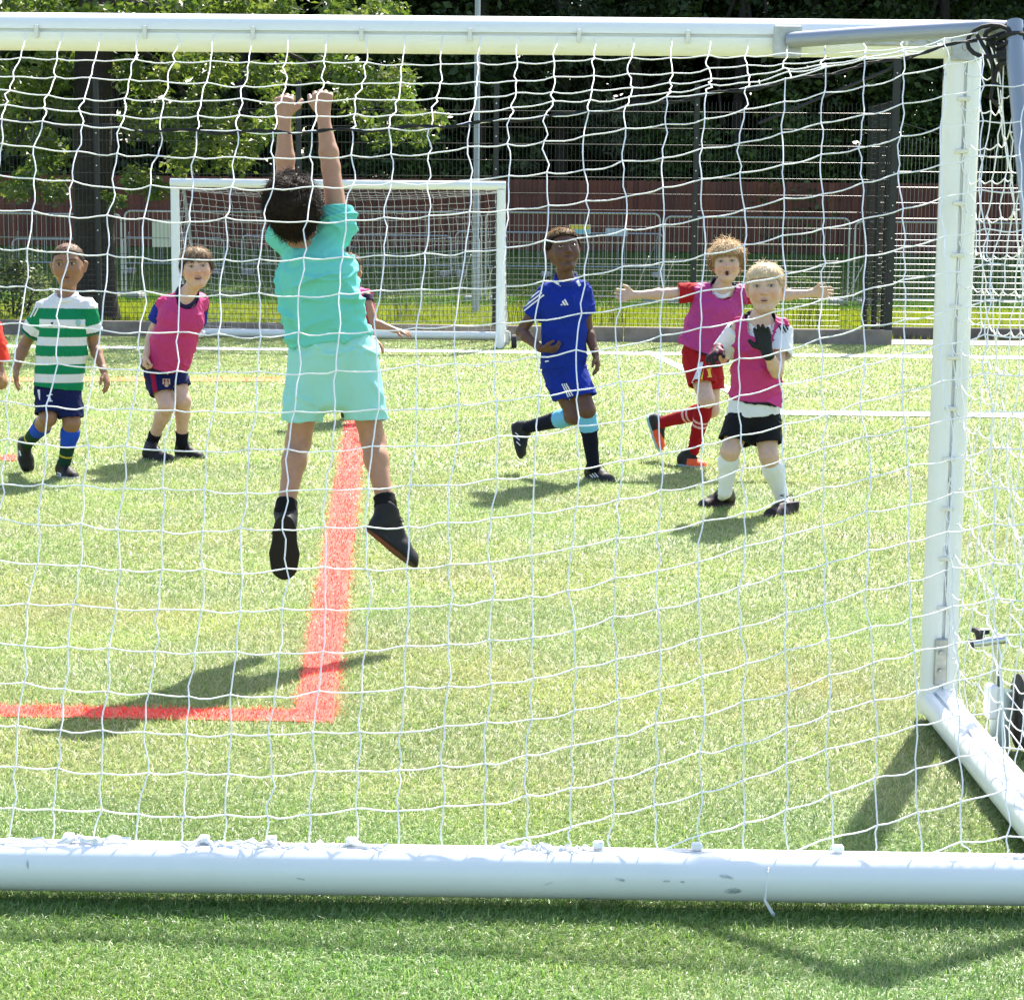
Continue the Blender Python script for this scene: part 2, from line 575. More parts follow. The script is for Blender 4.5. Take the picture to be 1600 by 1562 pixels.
def wire_panel(a, b, z0, z1, zd, mtr, parent, rv=.0028, rh=.0032, twin=True):
    """welded mesh between a and b (ground points); dense rows below height zd"""
    d = (b - a); L = d.length; d = d / L
    nrm = V(-d.y, d.x, 0)
    pol = []
    nvert = int(L / .05)
    for i in range(nvert + 1):
        p = a + d * (L * i / nvert)
        pol.append([A(V(p.x, p.y, z0)), A(V(p.x, p.y, z1))])
    kv = len(pol)
    z = z0 + .03
    while z < z1:
        for s in ((-1, 1) if twin else (0,)):
            q = nrm * (s * .006)
            pol.append([A(V(a.x + q.x, a.y + q.y, z)), A(V(b.x + q.x, b.y + q.y, z))])
        z += .0667 if z < zd else .2
    r = np.full((len(pol), 2), rh); r[:kv] = rv
    v, f, _ = strands(np.array(pol), r, 4)
    return link('wire_panel', mk_mesh('wire_panel', v, f), mtr, parent)

def fpost(p, h, parent, w=.06, z0=0.0):
    mb = MB()
    mb.box(V(p.x, p.y, z0 + h / 2), (w, .045, h), Mr)
    mb.box(V(p.x, p.y, z0 + h + .01), (w + .01, .055, .02), Mr)
    o = mb.build('post', m_black, parent, smooth=False)
    mb = MB()
    z = z0 + .35
    q = p - kn * .026
    while z < z0 + h:
        mb.box(V(q.x, q.y, z), (.016, .008, .016), Mr)
        z += .4
    mb.build('bolt', m_bolt, parent, smooth=False)['kind'] = 'stuff'
    return o

def on_kerb(px):
    """point on the fence line under photo column px"""
    r = ray(px, 500); r = V(r.x, r.y, 0)
    o = V(0, 0, 0)
    base = kA + kn * .09
    # o + r t on line base + kd s
    t = (base - o).cross(kd).z / r.cross(kd).z
    p = r * t
    return V(p.x, p.y, 0)
fence = empty('mesh_fence', on_kerb(773), 'tall black welded mesh fence standing on the kerb behind the far goal', 'fence')
pxs = [-150, 156, 468, 773, 1082, 1388]
pp = [on_kerb(x) for x in pxs]
for i, p in enumerate(pp):
    fpost(p, 2.98 if i < 5 else 3.45, fence, .06 if i < 5 else .09, KH - .02)
for i in range(5):
    wire_panel(pp[i] + kd * .03 - kn * .03, pp[i + 1] - kd * .03 - kn * .03, KH + .01, 2.95, 1.02, m_wire, fence)
mb = MB(); mb.tube([V(pp[5].x, pp[5].y, 3.40) + kn * .05, P(1185, 193, pp[4].y + .1)], .022, 6)
mb.build('brace', m_black, fence)
mb = MB(); mb.tube([V(pp[5].x, pp[5].y, 2.75) + kn * .07, P(1475, 212, pp[5].y + .1)], .006, 5)
mb.build('tie_wire', m_wire, fence)

# return of the fence at the corner, seen nearly edge on
ret = empty('mesh_fence', pp[5], 'black mesh fence return running back from the corner post', 'fence')
rb = V(pp[5].x, pp[5].y, 0) + kn * 1.5 + V(-.12, .0, 0)
wire_panel(pp[5] + kn * .06, rb, .02, 3.0, 3.0, m_black, ret, rv=.004, rh=.004)
mb = MB()
for k in range(3):
    q = pp[5] + kn * .06 + (rb - pp[5]) * (k / 3.0 + .2)
    mb = MB(); mb.box(V(q.x, q.y, 1.5), (.05, .05, 3.0), Mr); mb.build('post', m_black, ret, smooth=False)
# right hand fence, sun glint put into the wire colour
rf = empty('mesh_fence', k2A, 'bright sunlit wire fence in the gap at the far right', 'fence')
ra = k2A + kd * .03; rb2 = k2A + kd * 2.5; rc = k2A + kd * 4.9
for p in (ra, rb2, rc):
    mb = MB(); mb.box(V(p.x, p.y, 1.35), (.05, .045, 2.4), Mr); mb.build('post', m_black, rf, smooth=False)
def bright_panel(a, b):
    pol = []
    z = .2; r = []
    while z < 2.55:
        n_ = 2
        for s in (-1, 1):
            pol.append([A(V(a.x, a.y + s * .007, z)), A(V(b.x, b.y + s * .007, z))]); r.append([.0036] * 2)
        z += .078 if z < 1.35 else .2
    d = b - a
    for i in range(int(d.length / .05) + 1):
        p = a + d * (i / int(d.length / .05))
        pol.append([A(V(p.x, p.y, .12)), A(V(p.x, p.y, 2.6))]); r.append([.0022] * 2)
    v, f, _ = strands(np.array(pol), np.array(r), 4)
    link('wire_panel', mk_mesh('wire_panel', v, f), m_wire_sunlit, rf)
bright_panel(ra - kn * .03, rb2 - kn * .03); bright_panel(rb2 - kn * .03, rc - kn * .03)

# ---------------------------------------------------------------- temporary panels and barriers
m_steel = mat('barrier_steel', (.48, .5, .52), .4, metal=.55)
m_foot = mat('barrier_foot', (.35, .35, .35), .8)
def round_frame(p0, p1, z0, z1, rad, n=5):
    d = (p1 - p0); L = d.length; d = d / L
    pts = [V(p0.x, p0.y, z0)]
    for k in range(n + 1):
        a = math.pi / 2 * k / n
        q = p0 + d * (rad - rad * math.cos(a))
        pts.append(V(q.x, q.y, z1 - rad + rad * math.sin(a)))
    for k in range(n + 1):
        a = math.pi / 2 * k / n
        q = p1 - d * (rad - rad * math.sin(a))
        pts.append(V(q.x, q.y, z1 - rad + rad * math.cos(a)))
    pts.append(V(p1.x, p1.y, z0))
    return pts
def temp_panel(x0, x1, ytop, D, label, group, name, bars, h0=.12, rr=.019, mid=None):
    a = P(x0, 400, D); b = P(x1, 400, D)
    gz_ = float(bank_z(D))
    zt = P((x0 + x1) / 2, ytop, D).z
    a.z = b.z = gz_
    t = empty(name, V((a.x + b.x) / 2, D, gz_), label, 'barrier', group)
    mb = MB(); mb.tube(round_frame(a, b, gz_, zt, .12), rr, 6)
    mb.build('frame', m_steel, t)
    d = b - a
    mb = MB(); mb.tube([V(a.x, a.y, gz_ + h0), V(b.x, b.y, gz_ + h0)], rr * .8, 6); mb.build('bottom_rail', m_steel, t)
    if mid:
        mb = MB(); mb.tube([V(a.x, a.y, gz_ + mid), V(b.x, b.y, gz_ + mid)], rr * .55, 6); mb.build('middle_rail', m_steel, t)
    pol = []
    n = int(d.length / bars)
    for i in range(1, n):
        p = a + d * (i / n)
        pol.append([A(V(p.x, p.y, gz_ + h0)), A(V(p.x, p.y, zt - .02))])
    v, f, _ = strands(np.array(pol), .004 if bars < .1 else .007, 4)
    o = link('infill_bars', mk_mesh('infill_bars', v, f), m_steel, t); o['kind'] = 'stuff'
    for p in (a + d * .06, b - d * .06):
        mb = MB(); mb.box(V(p.x, p.y, gz_ + .05), (.22, .65, .12), None, .02); mb.build('foot', m_foot, t, smooth=False)
        mb = MB(); mb.tube([V(p.x, p.y, gz_ + .9), V(p.x - .25, p.y + .75, gz_ + .03)], .012, 5); mb.build('stay', m_steel, t)
    return t
gp = 'tall temporary fence panels behind the mesh fence'
tl = [(-95, 190, 334, 'tall grey temporary fence panel behind the boy in green hoops'), (196, 474, 331, 'tall grey temporary fence panel with a white board, behind the far goal post'),
      (480, 752, 331, 'tall grey temporary fence panel behind the middle of the far goal'), (759, 1030, 333, 'tall grey temporary fence panel behind the boy in blue'),
      (1038, 1326, 340, 'tall grey temporary fence panel behind the boy with arms spread'), (1335, 1640, 348, 'tall grey temporary fence panel behind the black corner post')]
for i, (x0, x1, yt, lb) in enumerate(tl):
    temp_panel(x0, x1, yt, 38.4 + .05 * i, lb, gp, 'temporary_fence_panel', .09, mid=1.15)
gp = 'low crowd barriers beyond the temporary fence'
bl = [(20, 160, 374, 'low steel crowd barrier left of the tree trunk'), (192, 350, 372, 'low steel crowd barrier behind the left far goal post'),
      (378, 540, 369, 'low steel crowd barrier behind the left half of the far net'), (546, 705, 368, 'low steel crowd barrier behind the right half of the far net'),
      (712, 862, 363, 'low steel crowd barrier left of the yellow and blue board'), (886, 1036, 365, 'low steel crowd barrier hung with the yellow and blue board')]
for i, (x0, x1, yt, lb) in enumerate(bl):
    temp_panel(x0, x1, yt, 44.6 + .04 * i, lb, gp, 'crowd_barrier', .14, h0=.22)
def board(x0, y0, x1, y1, D, bands_, label):
    a, b = P(x0, y1, D), P(x1, y0, D)
    t = empty('notice_board', V((a.x + b.x) / 2, D, a.z), label, 'board')
    n = len(bands_)
    for i, (c, f0, f1) in enumerate(bands_):
        z0 = a.z + (b.z - a.z) * f0; z1 = a.z + (b.z - a.z) * f1
        mb = MB(); mb.box(V((a.x + b.x) / 2, D - .002 * i, (z0 + z1) / 2), (abs(b.x - a.x) - .03 * i, .02, z1 - z0))
        mb.build('panel', mat('board_%d_%d' % (x0, i), c, .5), t, smooth=False)
    return t
board(238, 344, 266, 386, 38.32, [((.62, .62, .58), 0, 1)], 'plain white board fixed to the temporary fence beside the far goal post')
board(889, 351, 923, 366, 44.7, [((.75, .8, .8), 0, 1), ((.9, .68, .03), .5, .97), ((.25, .62, .66), .05, .48)], 'yellow and pale blue board on the barrier behind the boy in blue')
board(946, 357, 981, 369, 44.7, [((.55, .6, .66), 0, 1)], 'small pale grey board right of the yellow one')
# lettering strip of the yellow and blue board: short white strokes, too small to read
# ---------------------------------------------------------------- timber fence
m_boards = [mat('fence_timber_%d' % i, c, .8, noise=.35, nscale=2.5, bump=.4, bscale=20, bdist=.01) for i, c in enumerate([(.17, .05, .028), (.145, .044, .026), (.19, .06, .032), (.125, .038, .024)])]
TF = 50.5
tfz = float(bank_z(TF))
tfence = empty('timber_fence', V(0, TF, tfz), 'long red brown timber board fence below the dark trees', 'fence')
bm_ = []
for i in range(4):
    mb = MB(); mb.box((0, 0, 0), (.158, .022, 1.78), None, .006)
    me = mb.mesh('board'); me.materials.append(m_boards[i]); bm_.append(me)
x = -14.5
k = 0
while x < 15.5:
    o = bpy.data.objects.new('board', bm_[random.randrange(4)])
    COL.objects.link(o)
    o.parent = tfence; o.matrix_parent_inverse = Matrix.Translation(tfence.location).inverted()
    o.location = (x, TF + (.024 if k % 2 else 0), tfz + .86 + random.uniform(-.012, .012))
    o.rotation_euler = (0, random.uniform(-.006, .006), 0)
    x += .15; k += 1
for zz in (.35, 1.45):
    mb = MB(); mb.box((.5, TF + .09, tfz + zz), (30.5, .08, .09)); mb.build('rail', m_boards[1], tfence, smooth=False)

# lamp post
lp = P(743, 466, 33.5); lp.z = 0
mb = MB(); mb.tube([V(lp.x, lp.y, -.02), V(lp.x, lp.y, 1.2), V(lp.x, lp.y, 1.25), V(lp.x, lp.y, 8.5)], [.066, .066, .050, .042], 12)
lamp = empty('lamp_post', lp, 'slim pale grey lamp column rising behind the far goal', 'lamp post')
mb.build('column', mat('lamp_grey', (.42, .44, .45), .45, metal=.3), lamp)
mb = MB(); mb.tube([V(lp.x, lp.y, 8.4), V(lp.x - .1, lp.y - .6, 8.55)], .03, 8); mb.box(V(lp.x - .14, lp.y - .85, 8.56), (.22, .6, .1), None, .02)
mb.build('lamp_head', mat('lamp_grey'), lamp)
# ================================================================== TREES
def leaf_cloud(cent, rad, counts, size, pal, seed, droop=.3, asp=.55, flat=.0):
    """leaf sized folded quads spread in clumps.  cent (k,3), rad (k,) or (k,3), counts (k,)"""
    r = np.random.default_rng(seed)
    cent = np.asarray(cent, float); counts = np.asarray(counts, int)
    rad = np.asarray(rad, float)
    if rad.ndim == 1: rad = np.repeat(rad[:, None], 3, 1)
    idx = np.repeat(np.arange(len(cent)), counts)
    n = len(idx)
    d = r.normal(size=(n, 3)); d /= np.linalg.norm(d, axis=1, keepdims=True)
    rr = r.random(n) ** .45
    p = cent[idx] + d * rr[:, None] * rad[idx]
    ax = r.normal(size=(n, 3)); ax[:, 2] = ax[:, 2] * .6 - droop
    ax /= np.linalg.norm(ax, axis=1, keepdims=True)
    up = r.normal(size=(n, 3)) * .7; up[:, 2] += 1
    sd = np.cross(ax, up); sd /= np.linalg.norm(sd, axis=1, keepdims=True)
    nm = np.cross(sd, ax)
    L = size * r.uniform(.6, 1.3, n)[:, None]
    W = L * asp * .5
    f = r.uniform(-.1, .35, n)[:, None]
    v = np.stack([p, p + ax * L * .5 + sd * W + nm * W * f, p + ax * L - nm * L * .12, p + ax * L * .5 - sd * W + nm * W * f], 1).reshape(-1, 3)
    i = np.arange(n)[:, None] * 4
    faces = np.concatenate([i + np.array([[0, 1, 2]]), i + np.array([[0, 2, 3]])])
    pal = np.asarray(pal)
    cl = r.integers(0, len(pal), len(cent))
    c = pal[np.where(r.random(n) < .6, cl[idx], r.integers(0, len(pal), n))] * r.uniform(.75, 1.25, (n, 1))
    return v, faces, np.repeat(c, 4, 0)
m_leaf = mat('leaf', attr=True, rough=.42, spec=.5, transl=.45)
m_leafd = mat('leaf_dark', attr=True, rough=.5, spec=.35, transl=.2)
m_bark = mat('bark', (.05, .038, .029), .9, col2=(.03, .025, .02), nscale=9, bump=1.0, bscale=14, bdist=.05)

def limb(mb, a, b, r0, r1, sag=.0, n=6, seed=0):
    rr = random.Random(seed)
    pts, rads = [], []
    L = (b - a).length
    for i in range(n + 1):
        t = i / n
        q = a.lerp(b, t) + V(rr.uniform(-1, 1), rr.uniform(-1, 1), rr.uniform(-.6, .6)) * L * .035 * math.sin(math.pi * t)
        q.z += sag * math.sin(math.pi * t)
        pts.append(q); rads.append(r0 + (r1 - r0) * t)
    mb.tube(pts, rads, 8)

# the big tree by the fence, left
tb = G(148, 500)
oak = empty('broadleaf_tree', tb, 'big leafy tree with a thick dark trunk behind the fence, left', 'tree')
mb = MB()
tp = []
for (px, py, w) in [(150, 508, 41), (148, 470, 35), (147, 400, 32), (146, 300, 30.5), (144, 200, 30), (146, 100, 29), (152, 0, 27)]:
    q = P(px, py, tb.y); tp.append((q, w * tb.y / FPX))
top = tp[-1][0] + V(.3, .2, 4.5)
tp.append((top, .12))
mb.tube([q for q, _ in tp], [w for _, w in tp], 14)
mb.build('trunk', m_bark, oak)
bc = []
ends = []
D0 = tb.y
px_clumps = []
rr = random.Random(3)
# leaf masses: photo column, row, spread, depth
masses = [(-20, 20, 60, 60), (60, 10, 60, 50), (120, 30, 50, 40), (200, 15, 60, 40), (280, 10, 60, 40), (360, 10, 50, 40), (450, 12, 60, 40), (540, 10, 50, 34), (600, 6, 40, 30),
          (30, 130, 50, 40), (90, 110, 40, 30), (10, 200, 40, 30), (60, 240, 45, 34), (20, 285, 40, 26), (90, 295, 26, 16), (110, 180, 24, 20),
          (215, 120, 40, 30), (270, 105, 50, 24), (330, 115, 40, 36), (230, 190, 36, 30), (290, 180, 44, 40), (350, 180, 34, 40), (300, 245, 40, 30), (360, 240, 34, 26), (215, 275, 26, 22), (250, 300, 20, 14), (178, 310, 16, 10),
          (420, 120, 34, 20), (470, 105, 40, 20), (540, 110, 36, 24), (590, 130, 40, 30), (630, 145, 40, 34), (600, 190, 40, 26), (650, 190, 26, 20), (560, 160, 30, 24), (660, 212, 14, 10), (690, 184, 20, 10), (400, 200, 26, 24), (440, 170, 24, 24)]
cent, rad, cnt = [], [], []
for (px, py, sx, sy) in masses:
    for k in range(6):
        D = D0 + rr.uniform(-1.8, 2.6)
        c = P(px + rr.uniform(-1, 1) * sx * .75, py + rr.uniform(-1, 1) * sy * .75, D)
        cent.append(A(c)); s = D / FPX
        q = rr.uniform(.45, .8)
        rad.append((sx * s * q, .3 + .2 * q, sy * s * q + .03)); cnt.append(int(15 + sx * sy * .06))
for k in range(110):                    # crown above the picture
    a = rr.uniform(0, 6.283); q = rr.random() ** .5
    c = tb + V(math.cos(a) * 6.2 * q + .6, math.sin(a) * 5 * q, 6.8 + rr.uniform(-.6, 4.8) * (1.1 - q * .7))
    cent.append(A(c)); rad.append((.9, .9, .55)); cnt.append(150)
    if k % 9 == 0: ends.append(c)
v, f, c = leaf_cloud(cent, rad, cnt, .125, [(.08, .125, .025), (.11, .155, .032), (.055, .095, .02), (.15, .185, .045)], 5)
link('crown', mk_mesh('crown', v, f, cols=c), m_leaf, oak)
for i, e in enumerate(ends):
    mb = MB(); limb(mb, tp[-2][0].lerp(tp[-1][0], rr.uniform(0, .7)), e, .1, .03, .3, seed=i); mb.build('limb', m_bark, oak)
for i, (px, py) in enumerate([(20, 240), (330, 200), (600, 170), (90, 150), (300, 120), (470, 120)]):
    e = P(px, py, D0 + rr.uniform(-.8, 1.2))
    mb = MB(); limb(mb, tp[-3][0].lerp(tp[-2][0], rr.uniform(.2, 1)), e, .075, .012, .35, seed=40 + i); mb.build('limb', m_bark, oak)
# few twiggy leaves low on the trunk

def tree(x, y, h, r, label, group, seed, leafn, size, pal, low=1.4, name='tree', m=None, conic=0.0):
    rr = random.Random(seed)
    z0 = float(bank_z(y))
    t = empty(name, V(x, y, z0), label, 'tree', group)
    mb = MB()
    lean = V(rr.uniform(-.4, .4), rr.uniform(-.4, .4), 0)
    mb.tube([V(x, y, z0 - .1), V(x, y, z0 + h * .3) + lean * .4, V(x, y, z0 + h * .65) + lean, V(x, y, z0 + h * .95) + lean * 1.2], [.2, .16, .1, .03], 9)
    mb.build('trunk', m_bark, t)
    cent, rad, cnt = [], [], []
    K = 70
    for k in range(K):
        a = rr.uniform(0, 6.283); zz = rr.random()
        prof = (1 - zz * conic) * (math.sin(math.pi * min(1, zz * .85 + .15)) ** .5 if not conic else 1)
        q = rr.random() ** .5 * r * max(prof, .12)
        cent.append((x + math.cos(a) * q, y + math.sin(a) * q * .8, z0 + low + (h - low) * zz))
        s = rr.uniform(.6, 1.1) * r * .3
        rad.append((s, s, s * .7)); cnt.append(leafn // K)
    v, f, c = leaf_cloud(cent, rad, cnt, size, pal, seed, asp=.6 if not conic else .25)
    link('crown', mk_mesh('crown', v, f, cols=c), m or m_leafd, t)
    for k in range(4):
        c = Vector(cent[k * 7])
        mb = MB(); limb(mb, V(x, y, z0 + h * (.25 + .12 * k)) + lean * .4, c, .07, .02, .2, seed=seed + k); mb.build('limb', m_bark, t)
    return t
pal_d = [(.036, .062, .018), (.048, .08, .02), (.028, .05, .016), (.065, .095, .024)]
pal_g = [(.055, .10, .022), (.08, .13, .028), (.04, .08, .018)]
pal_s = [(.075, .10, .05), (.11, .135, .065), (.05, .075, .035)]
gdk = 'dark trees behind the timber fence'
wh = ['at the far left edge of the view', 'behind the big trunk', 'just right of the big trunk', 'over the left half of the far goal', 'over the right half of the far goal', 'above the boy in blue', 'above the boy with arms spread', 'behind the black corner post', 'at the far right behind the near upright']
for i, x in enumerate([-13.5, -10.6, -7.4, -4.2, -1.2, 5.6, 8.6, 11.4, 14.2]):
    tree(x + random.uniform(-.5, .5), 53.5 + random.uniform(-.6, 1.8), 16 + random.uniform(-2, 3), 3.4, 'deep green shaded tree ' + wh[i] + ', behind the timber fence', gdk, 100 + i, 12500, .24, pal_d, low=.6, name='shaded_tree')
tree(1.2, 53.2, 15, 2.5, 'feathery grey green conifer rising above the far goal, right of the lamp column', None, 130, 12000, .26, pal_s, low=.8, name='conifer_tree', conic=.75)
tree(3.2, 53.4, 14, 2.2, 'slimmer feathery conifer right of the first one', None, 131, 10000, .26, pal_s, low=.8, name='conifer_tree', conic=.75)
# dense wood behind everything
rr = random.Random(9)
cent, rad, cnt = [], [], []
for k in range(620):
    cent.append((rr.uniform(-26, 26), rr.uniform(58, 63), 1 + 19 * rr.random() ** 1.25)); q = rr.uniform(1.2, 2.0); rad.append((q, q, q * .8)); cnt.append(110)
v, f, c = leaf_cloud(cent, rad, cnt, .75, pal_d, 77, asp=.8)
tag(link('woodland', mk_mesh('woodland', v, f, cols=c), m_leafd), 'dense dark woodland filling the back of the view', 'woodland', kind='stuff')

def shrub(x, y, w, h, label, seed, n, size, pal, cat='shrub', m=None):
    rr = random.Random(seed); z0 = float(bank_z(y))
    t = empty('shrub', V(x, y, z0), label, cat)
    cent, rad, cnt = [], [], []
    for k in range(26):
        zz = rr.random(); a = rr.uniform(0, 6.283); q = rr.random() ** .5 * w * .5 * (1 - .5 * zz)
        cent.append((x + math.cos(a) * q, y + math.sin(a) * q * .6, z0 + h * (.08 + .85 * zz))); s = w * rr.uniform(.12, .24); rad.append((s, s, s)); cnt.append(n // 26)
    v, f, c = leaf_cloud(cent, rad, cnt, size, pal, seed, droop=.1)
    link('foliage', mk_mesh('foliage', v, f, cols=c), m or m_leaf, t)
    for k in range(5):
        mb = MB(); limb(mb, V(x + rr.uniform(-.1, .1), y, z0 - .02), Vector(cent[k * 5]), .02, .006, .05, seed=seed + k); mb.build('stem', m_bark, t)
    return t
q = G(10, 500)
shrub(q.x - .1, q.y + 1.2, 1.3, .95, 'light leafy bush at the left edge behind the mesh fence', 201, 1700, .075, [(.09, .12, .05), (.13, .15, .07), (.06, .09, .03)])
for i, (px, D, w, h, lb) in enumerate([(1240, 51.6, 4.2, 3.6, 'green laurel bush above the timber fence, left of the corner post'), (1430, 52, 4.0, 3.9, 'green laurel bush behind the right upright of the near goal'),
                                       (1060, 52.4, 4.2, 3.2, 'dull green bush above the timber fence over the boy with arms spread'), (640, 52, 4, 3.1, 'dull green bush above the timber fence behind the far crossbar')]):
    c = P(px, 300, D)
    shrub(c.x, D, w, h, lb, 210 + i, 5200, .17, pal_g, m=m_leafd)
# tall weeds along the fence
def weeds(px, py, n, h, label, seed):
    rr = np.random.default_rng(seed)
    c = G(px, py)
    pol = []
    for i in range(n):
        b = np.array([c.x + rr.normal(0, .18), c.y + rr.normal(0, .08), -.02])
        L = h * rr.uniform(.5, 1.2); d = rr.normal(0, .22, 2)
        pol.append([b + np.array([d[0] * L * t * t, d[1] * L * t * t, L * t]) for t in (0, .35, .7, 1)])
    v, f, _ = strands(np.array(pol), np.array([.005, .005, .004, .007]), 4)
    o = link('weed_clump', mk_mesh('weed_clump', v, f, cols=np.repeat(np.array([[.22, .24, .07]]), len(v), 0)), m_meadow)
    tag(o, label, 'weeds')
weeds(900, 508, 34, .62, 'tall pale weeds behind the fence right of the boy in blue', 1)
weeds(955, 509, 22, .5, 'small clump of pale weeds below the spread hand', 2)
weeds(815, 506, 20, .5, 'thin weeds behind the fence beside the far goal post', 3)
weeds(1262, 512, 34, .6, 'straggly weeds behind the fence right of the blond boy', 4)
weeds(640, 500, 26, .5, 'low weeds behind the far net over the stretched hand', 5)
# ================================================================== GOALS
m_white = mat('goal_white_paint', (.82, .83, .83), .3, spec=.5, col2=(.70, .72, .71), nscale=2.2, cuts=(.5, .85), bump=.06, bscale=90, bdist=.001)
m_whitef = mat('goal_white_far', (.80, .81, .81), .35)
m_net = mat('net_cord', (.88, .88, .90), .7, spec=.3)
m_netf = mat('net_cord_far', (.70, .70, .70), .7, spec=.3)
m_groove = mat('groove_grey', (.22, .23, .22), .5, metal=.5, col2=(.5, .5, .48), nscale=40, cuts=(.5, .7))
m_clip = mat('clip_plastic', (.72, .71, .64), .5)
m_arm = mat('arm_grey', (.30, .33, .38), .35, metal=.35)
m_plate = mat('steel_plate', (.45, .46, .44), .4, metal=.5, noise=.3, nscale=30)
m_rope = mat('rope_black', (.012, .012, .014), .7)
m_tyre = mat('tyre_rubber', (.02, .02, .022), .75)
m_knob = mat('knob_black', (.015, .014, .014), .45)

def notch_profile(r=.05, n=20, flat=.046, half=.017, slot=.0045, depth=.012):
    """tube outline with a flat and a slot on its +u side"""
    pr = []
    a0 = math.acos(flat / r)
    for i in range(n + 1):
        a = a0 + (2 * math.pi - 2 * a0) * i / n
        pr.append((r * math.cos(a), r * math.sin(a)))
    pr += [(flat, -slot), (flat - depth, -slot), (flat - depth, slot), (flat, slot)]
    return pr
def sweep_uv(mb, a, b, prof, U, W, n=1):
    vs_, f = [], []
    m = len(prof)
    for i in range(n + 1):
        c = a.lerp(b, i / n)
        vs_ += [tuple(c + U * p + W * q) for p, q in prof]
    for i in range(n):
        f += [(i * m + k, i * m + (k + 1) % m, (i + 1) * m + (k + 1) % m, (i + 1) * m + k) for k in range(m)]
    f.append(tuple(range(m - 1, -1, -1))); f.append(tuple(n * m + k for k in range(m)))
    mb.add(vs_, f)

GW, GH, GD, GT = 3.76, 1.868, 1.56, .50      # post centres apart, crossbar centre height, base depth, top depth
MESH = .0915
def net_strands(pts_rows, seed, wig, nsub=5):
    pass
def goal(O, gx, gb, label, near, mw, mn, cord):
    Z = V(0, 0, 1)
    def L(x, y, z):
        return O + gx * x + gb * y + Z * z
    g = empty('football_goal', O, label, 'goal')
    prof = notch_profile()
    # frame
    mb = MB(); sweep_uv(mb, L(.05, 0, GH), L(-GW - .05, 0, GH), prof, gb, Z); crossbar = mb.build('crossbar', mat('crossbar_paint', (.82, .83, .82), .3, col2=(.52, .56, .40), nscale=16, cuts=(.66, .80), bump=.05, bscale=90, bdist=.001) if near else mw, g)
    for sx in (0, -GW):
        mb = MB(); sweep_uv(mb, L(sx, 0, .035), L(sx, 0, GH - .046), prof, gb, gx); mb.build('upright', mw, g)
        mb = MB(); sweep_uv(mb, L(sx, -.048, .062), L(sx, GD + .05, .066), notch_profile(.05), (Z * .9 + gx * (-.43 if sx == 0 else .43)).normalized(), (gx * .9 + Z * (.43 if sx == 0 else -.43)).normalized()); mb.build('side_bar', mw, g)
        if near:
            # rear frame tube with elbow at the top
            s_ = 1 if sx == 0 else -1
            elbow = L(sx + .018 * s_, GT, 1.832)
            foot = L(sx, GD, .12)
            mb = MB(); mb.tube([elbow + Z * .03, elbow.lerp(foot, .04), elbow.lerp(foot, .5), foot], [.021, .024, .024, .024], 12); mb.build('rear_pole', m_arm, g)
            mb = MB(); mb.tube([L(sx - .47 * s_, .07, GH - .012), L(sx - .3 * s_, .2, GH - .01), L(sx - .04 * s_, GT - .06, 1.853), elbow + Z * .012], .0205, 12); mb.build('stay_arm', m_arm, g)
            mb = MB(); mb.box(L(sx - .475 * s_, .062, GH - .015), (.075, .012, .085), None, .004); mb.build('arm_flange', m_plate, g, smooth=False)
            mb = MB()
            for k in range(4):
                mb.tube([L(sx - (.10 + .042 * k) * s_, .05, GH - .005), L(sx - (.10 + .042 * k) * s_, .066, GH - .005)], .008, 8)
            mb.box(L(sx - .17 * s_, .05, GH - .004), (.20, .012, .038), None, .003)
            mb.box(L(sx - .005 * s_, .05, GH - .03), (.075, .012, .06), None, .003)
            mb.tube([L(sx - .005 * s_, .05, GH - .025), L(sx - .005 * s_, .062, GH - .025)], .009, 8)
            mb.build('corner_plate', m_plate, g)
            mb = MB(); mb.box(L(sx - .006 * s_, .052, .19), (.036, .01, .13), None, .003)
            for zz in (.165, .215): mb.tube([L(sx - .006 * s_, .054, zz), L(sx - .006 * s_, .064, zz)], .008, 8)
            mb.build('corner_plate', m_plate, g)
        else:
            elbow = L(sx, GT, 1.80); foot = L(sx, GD, .1)
            mb = MB(); mb.tube([elbow, elbow.lerp(foot, .3), foot], .02, 8); mb.build('rear_pole', m_arm, g)
            mb = MB(); mb.tube([L(sx, .03, GH - .02), elbow], .02, 8); mb.build('stay_arm', m_arm, g)
    BZ = .076
    mb = MB(); sweep_uv(mb, L(.06, GD, BZ), L(-GW - .06, GD, BZ), notch_profile(.052), Z, gb); back = mb.build('back_bar', mw, g)
    # clips
    if near:
        mc = MB(); mc.box((0, 0, 0), (.011, .010, .036), None, .002); cm = mc.mesh('net_clip'); cm.materials.append(m_clip)
        ang = math.atan2(gx.y, gx.x)
        cl = []
        for k in range(13):
            cl.append((L(-.16 - .288 * k, .051, GH - .004), (0, 0, ang)))
        for k in range(11):
            cl.append((L(-.004, .051, .34 + .137 * k), (0, R_(90), ang)))
        for (c, e) in cl:
            o = bpy.data.objects.new('net_clip', cm); COL.objects.link(o); o.parent = g
            o.matrix_parent_inverse = Matrix.Translation(g.location).inverted(); o.location = c; o.rotation_euler = e
    # net ------------------------------------------------------------
    r = np.random.default_rng(5 if near else 6)
    zc, ze = (1.583, 1.84) if near else (1.70, 1.80)
    def rope(x):
        u = np.clip(-x / GW, 0, 1)
        q = (2 * u - 1) ** 2
        return GT + .03 * (1 - q), zc + (ze - zc) * q
    STEP = [.0874, .102, .1037, .1128, .1062, .1075, .1003, .1036, .0956, .0991, .0918, .097, .0917, .0882, .0905, .086, .083, .083, .08] if near else []
    xs = (-1.083 + .1009 * np.arange(13, -27, -1)) if near else -np.arange(42) * (GW / 41)
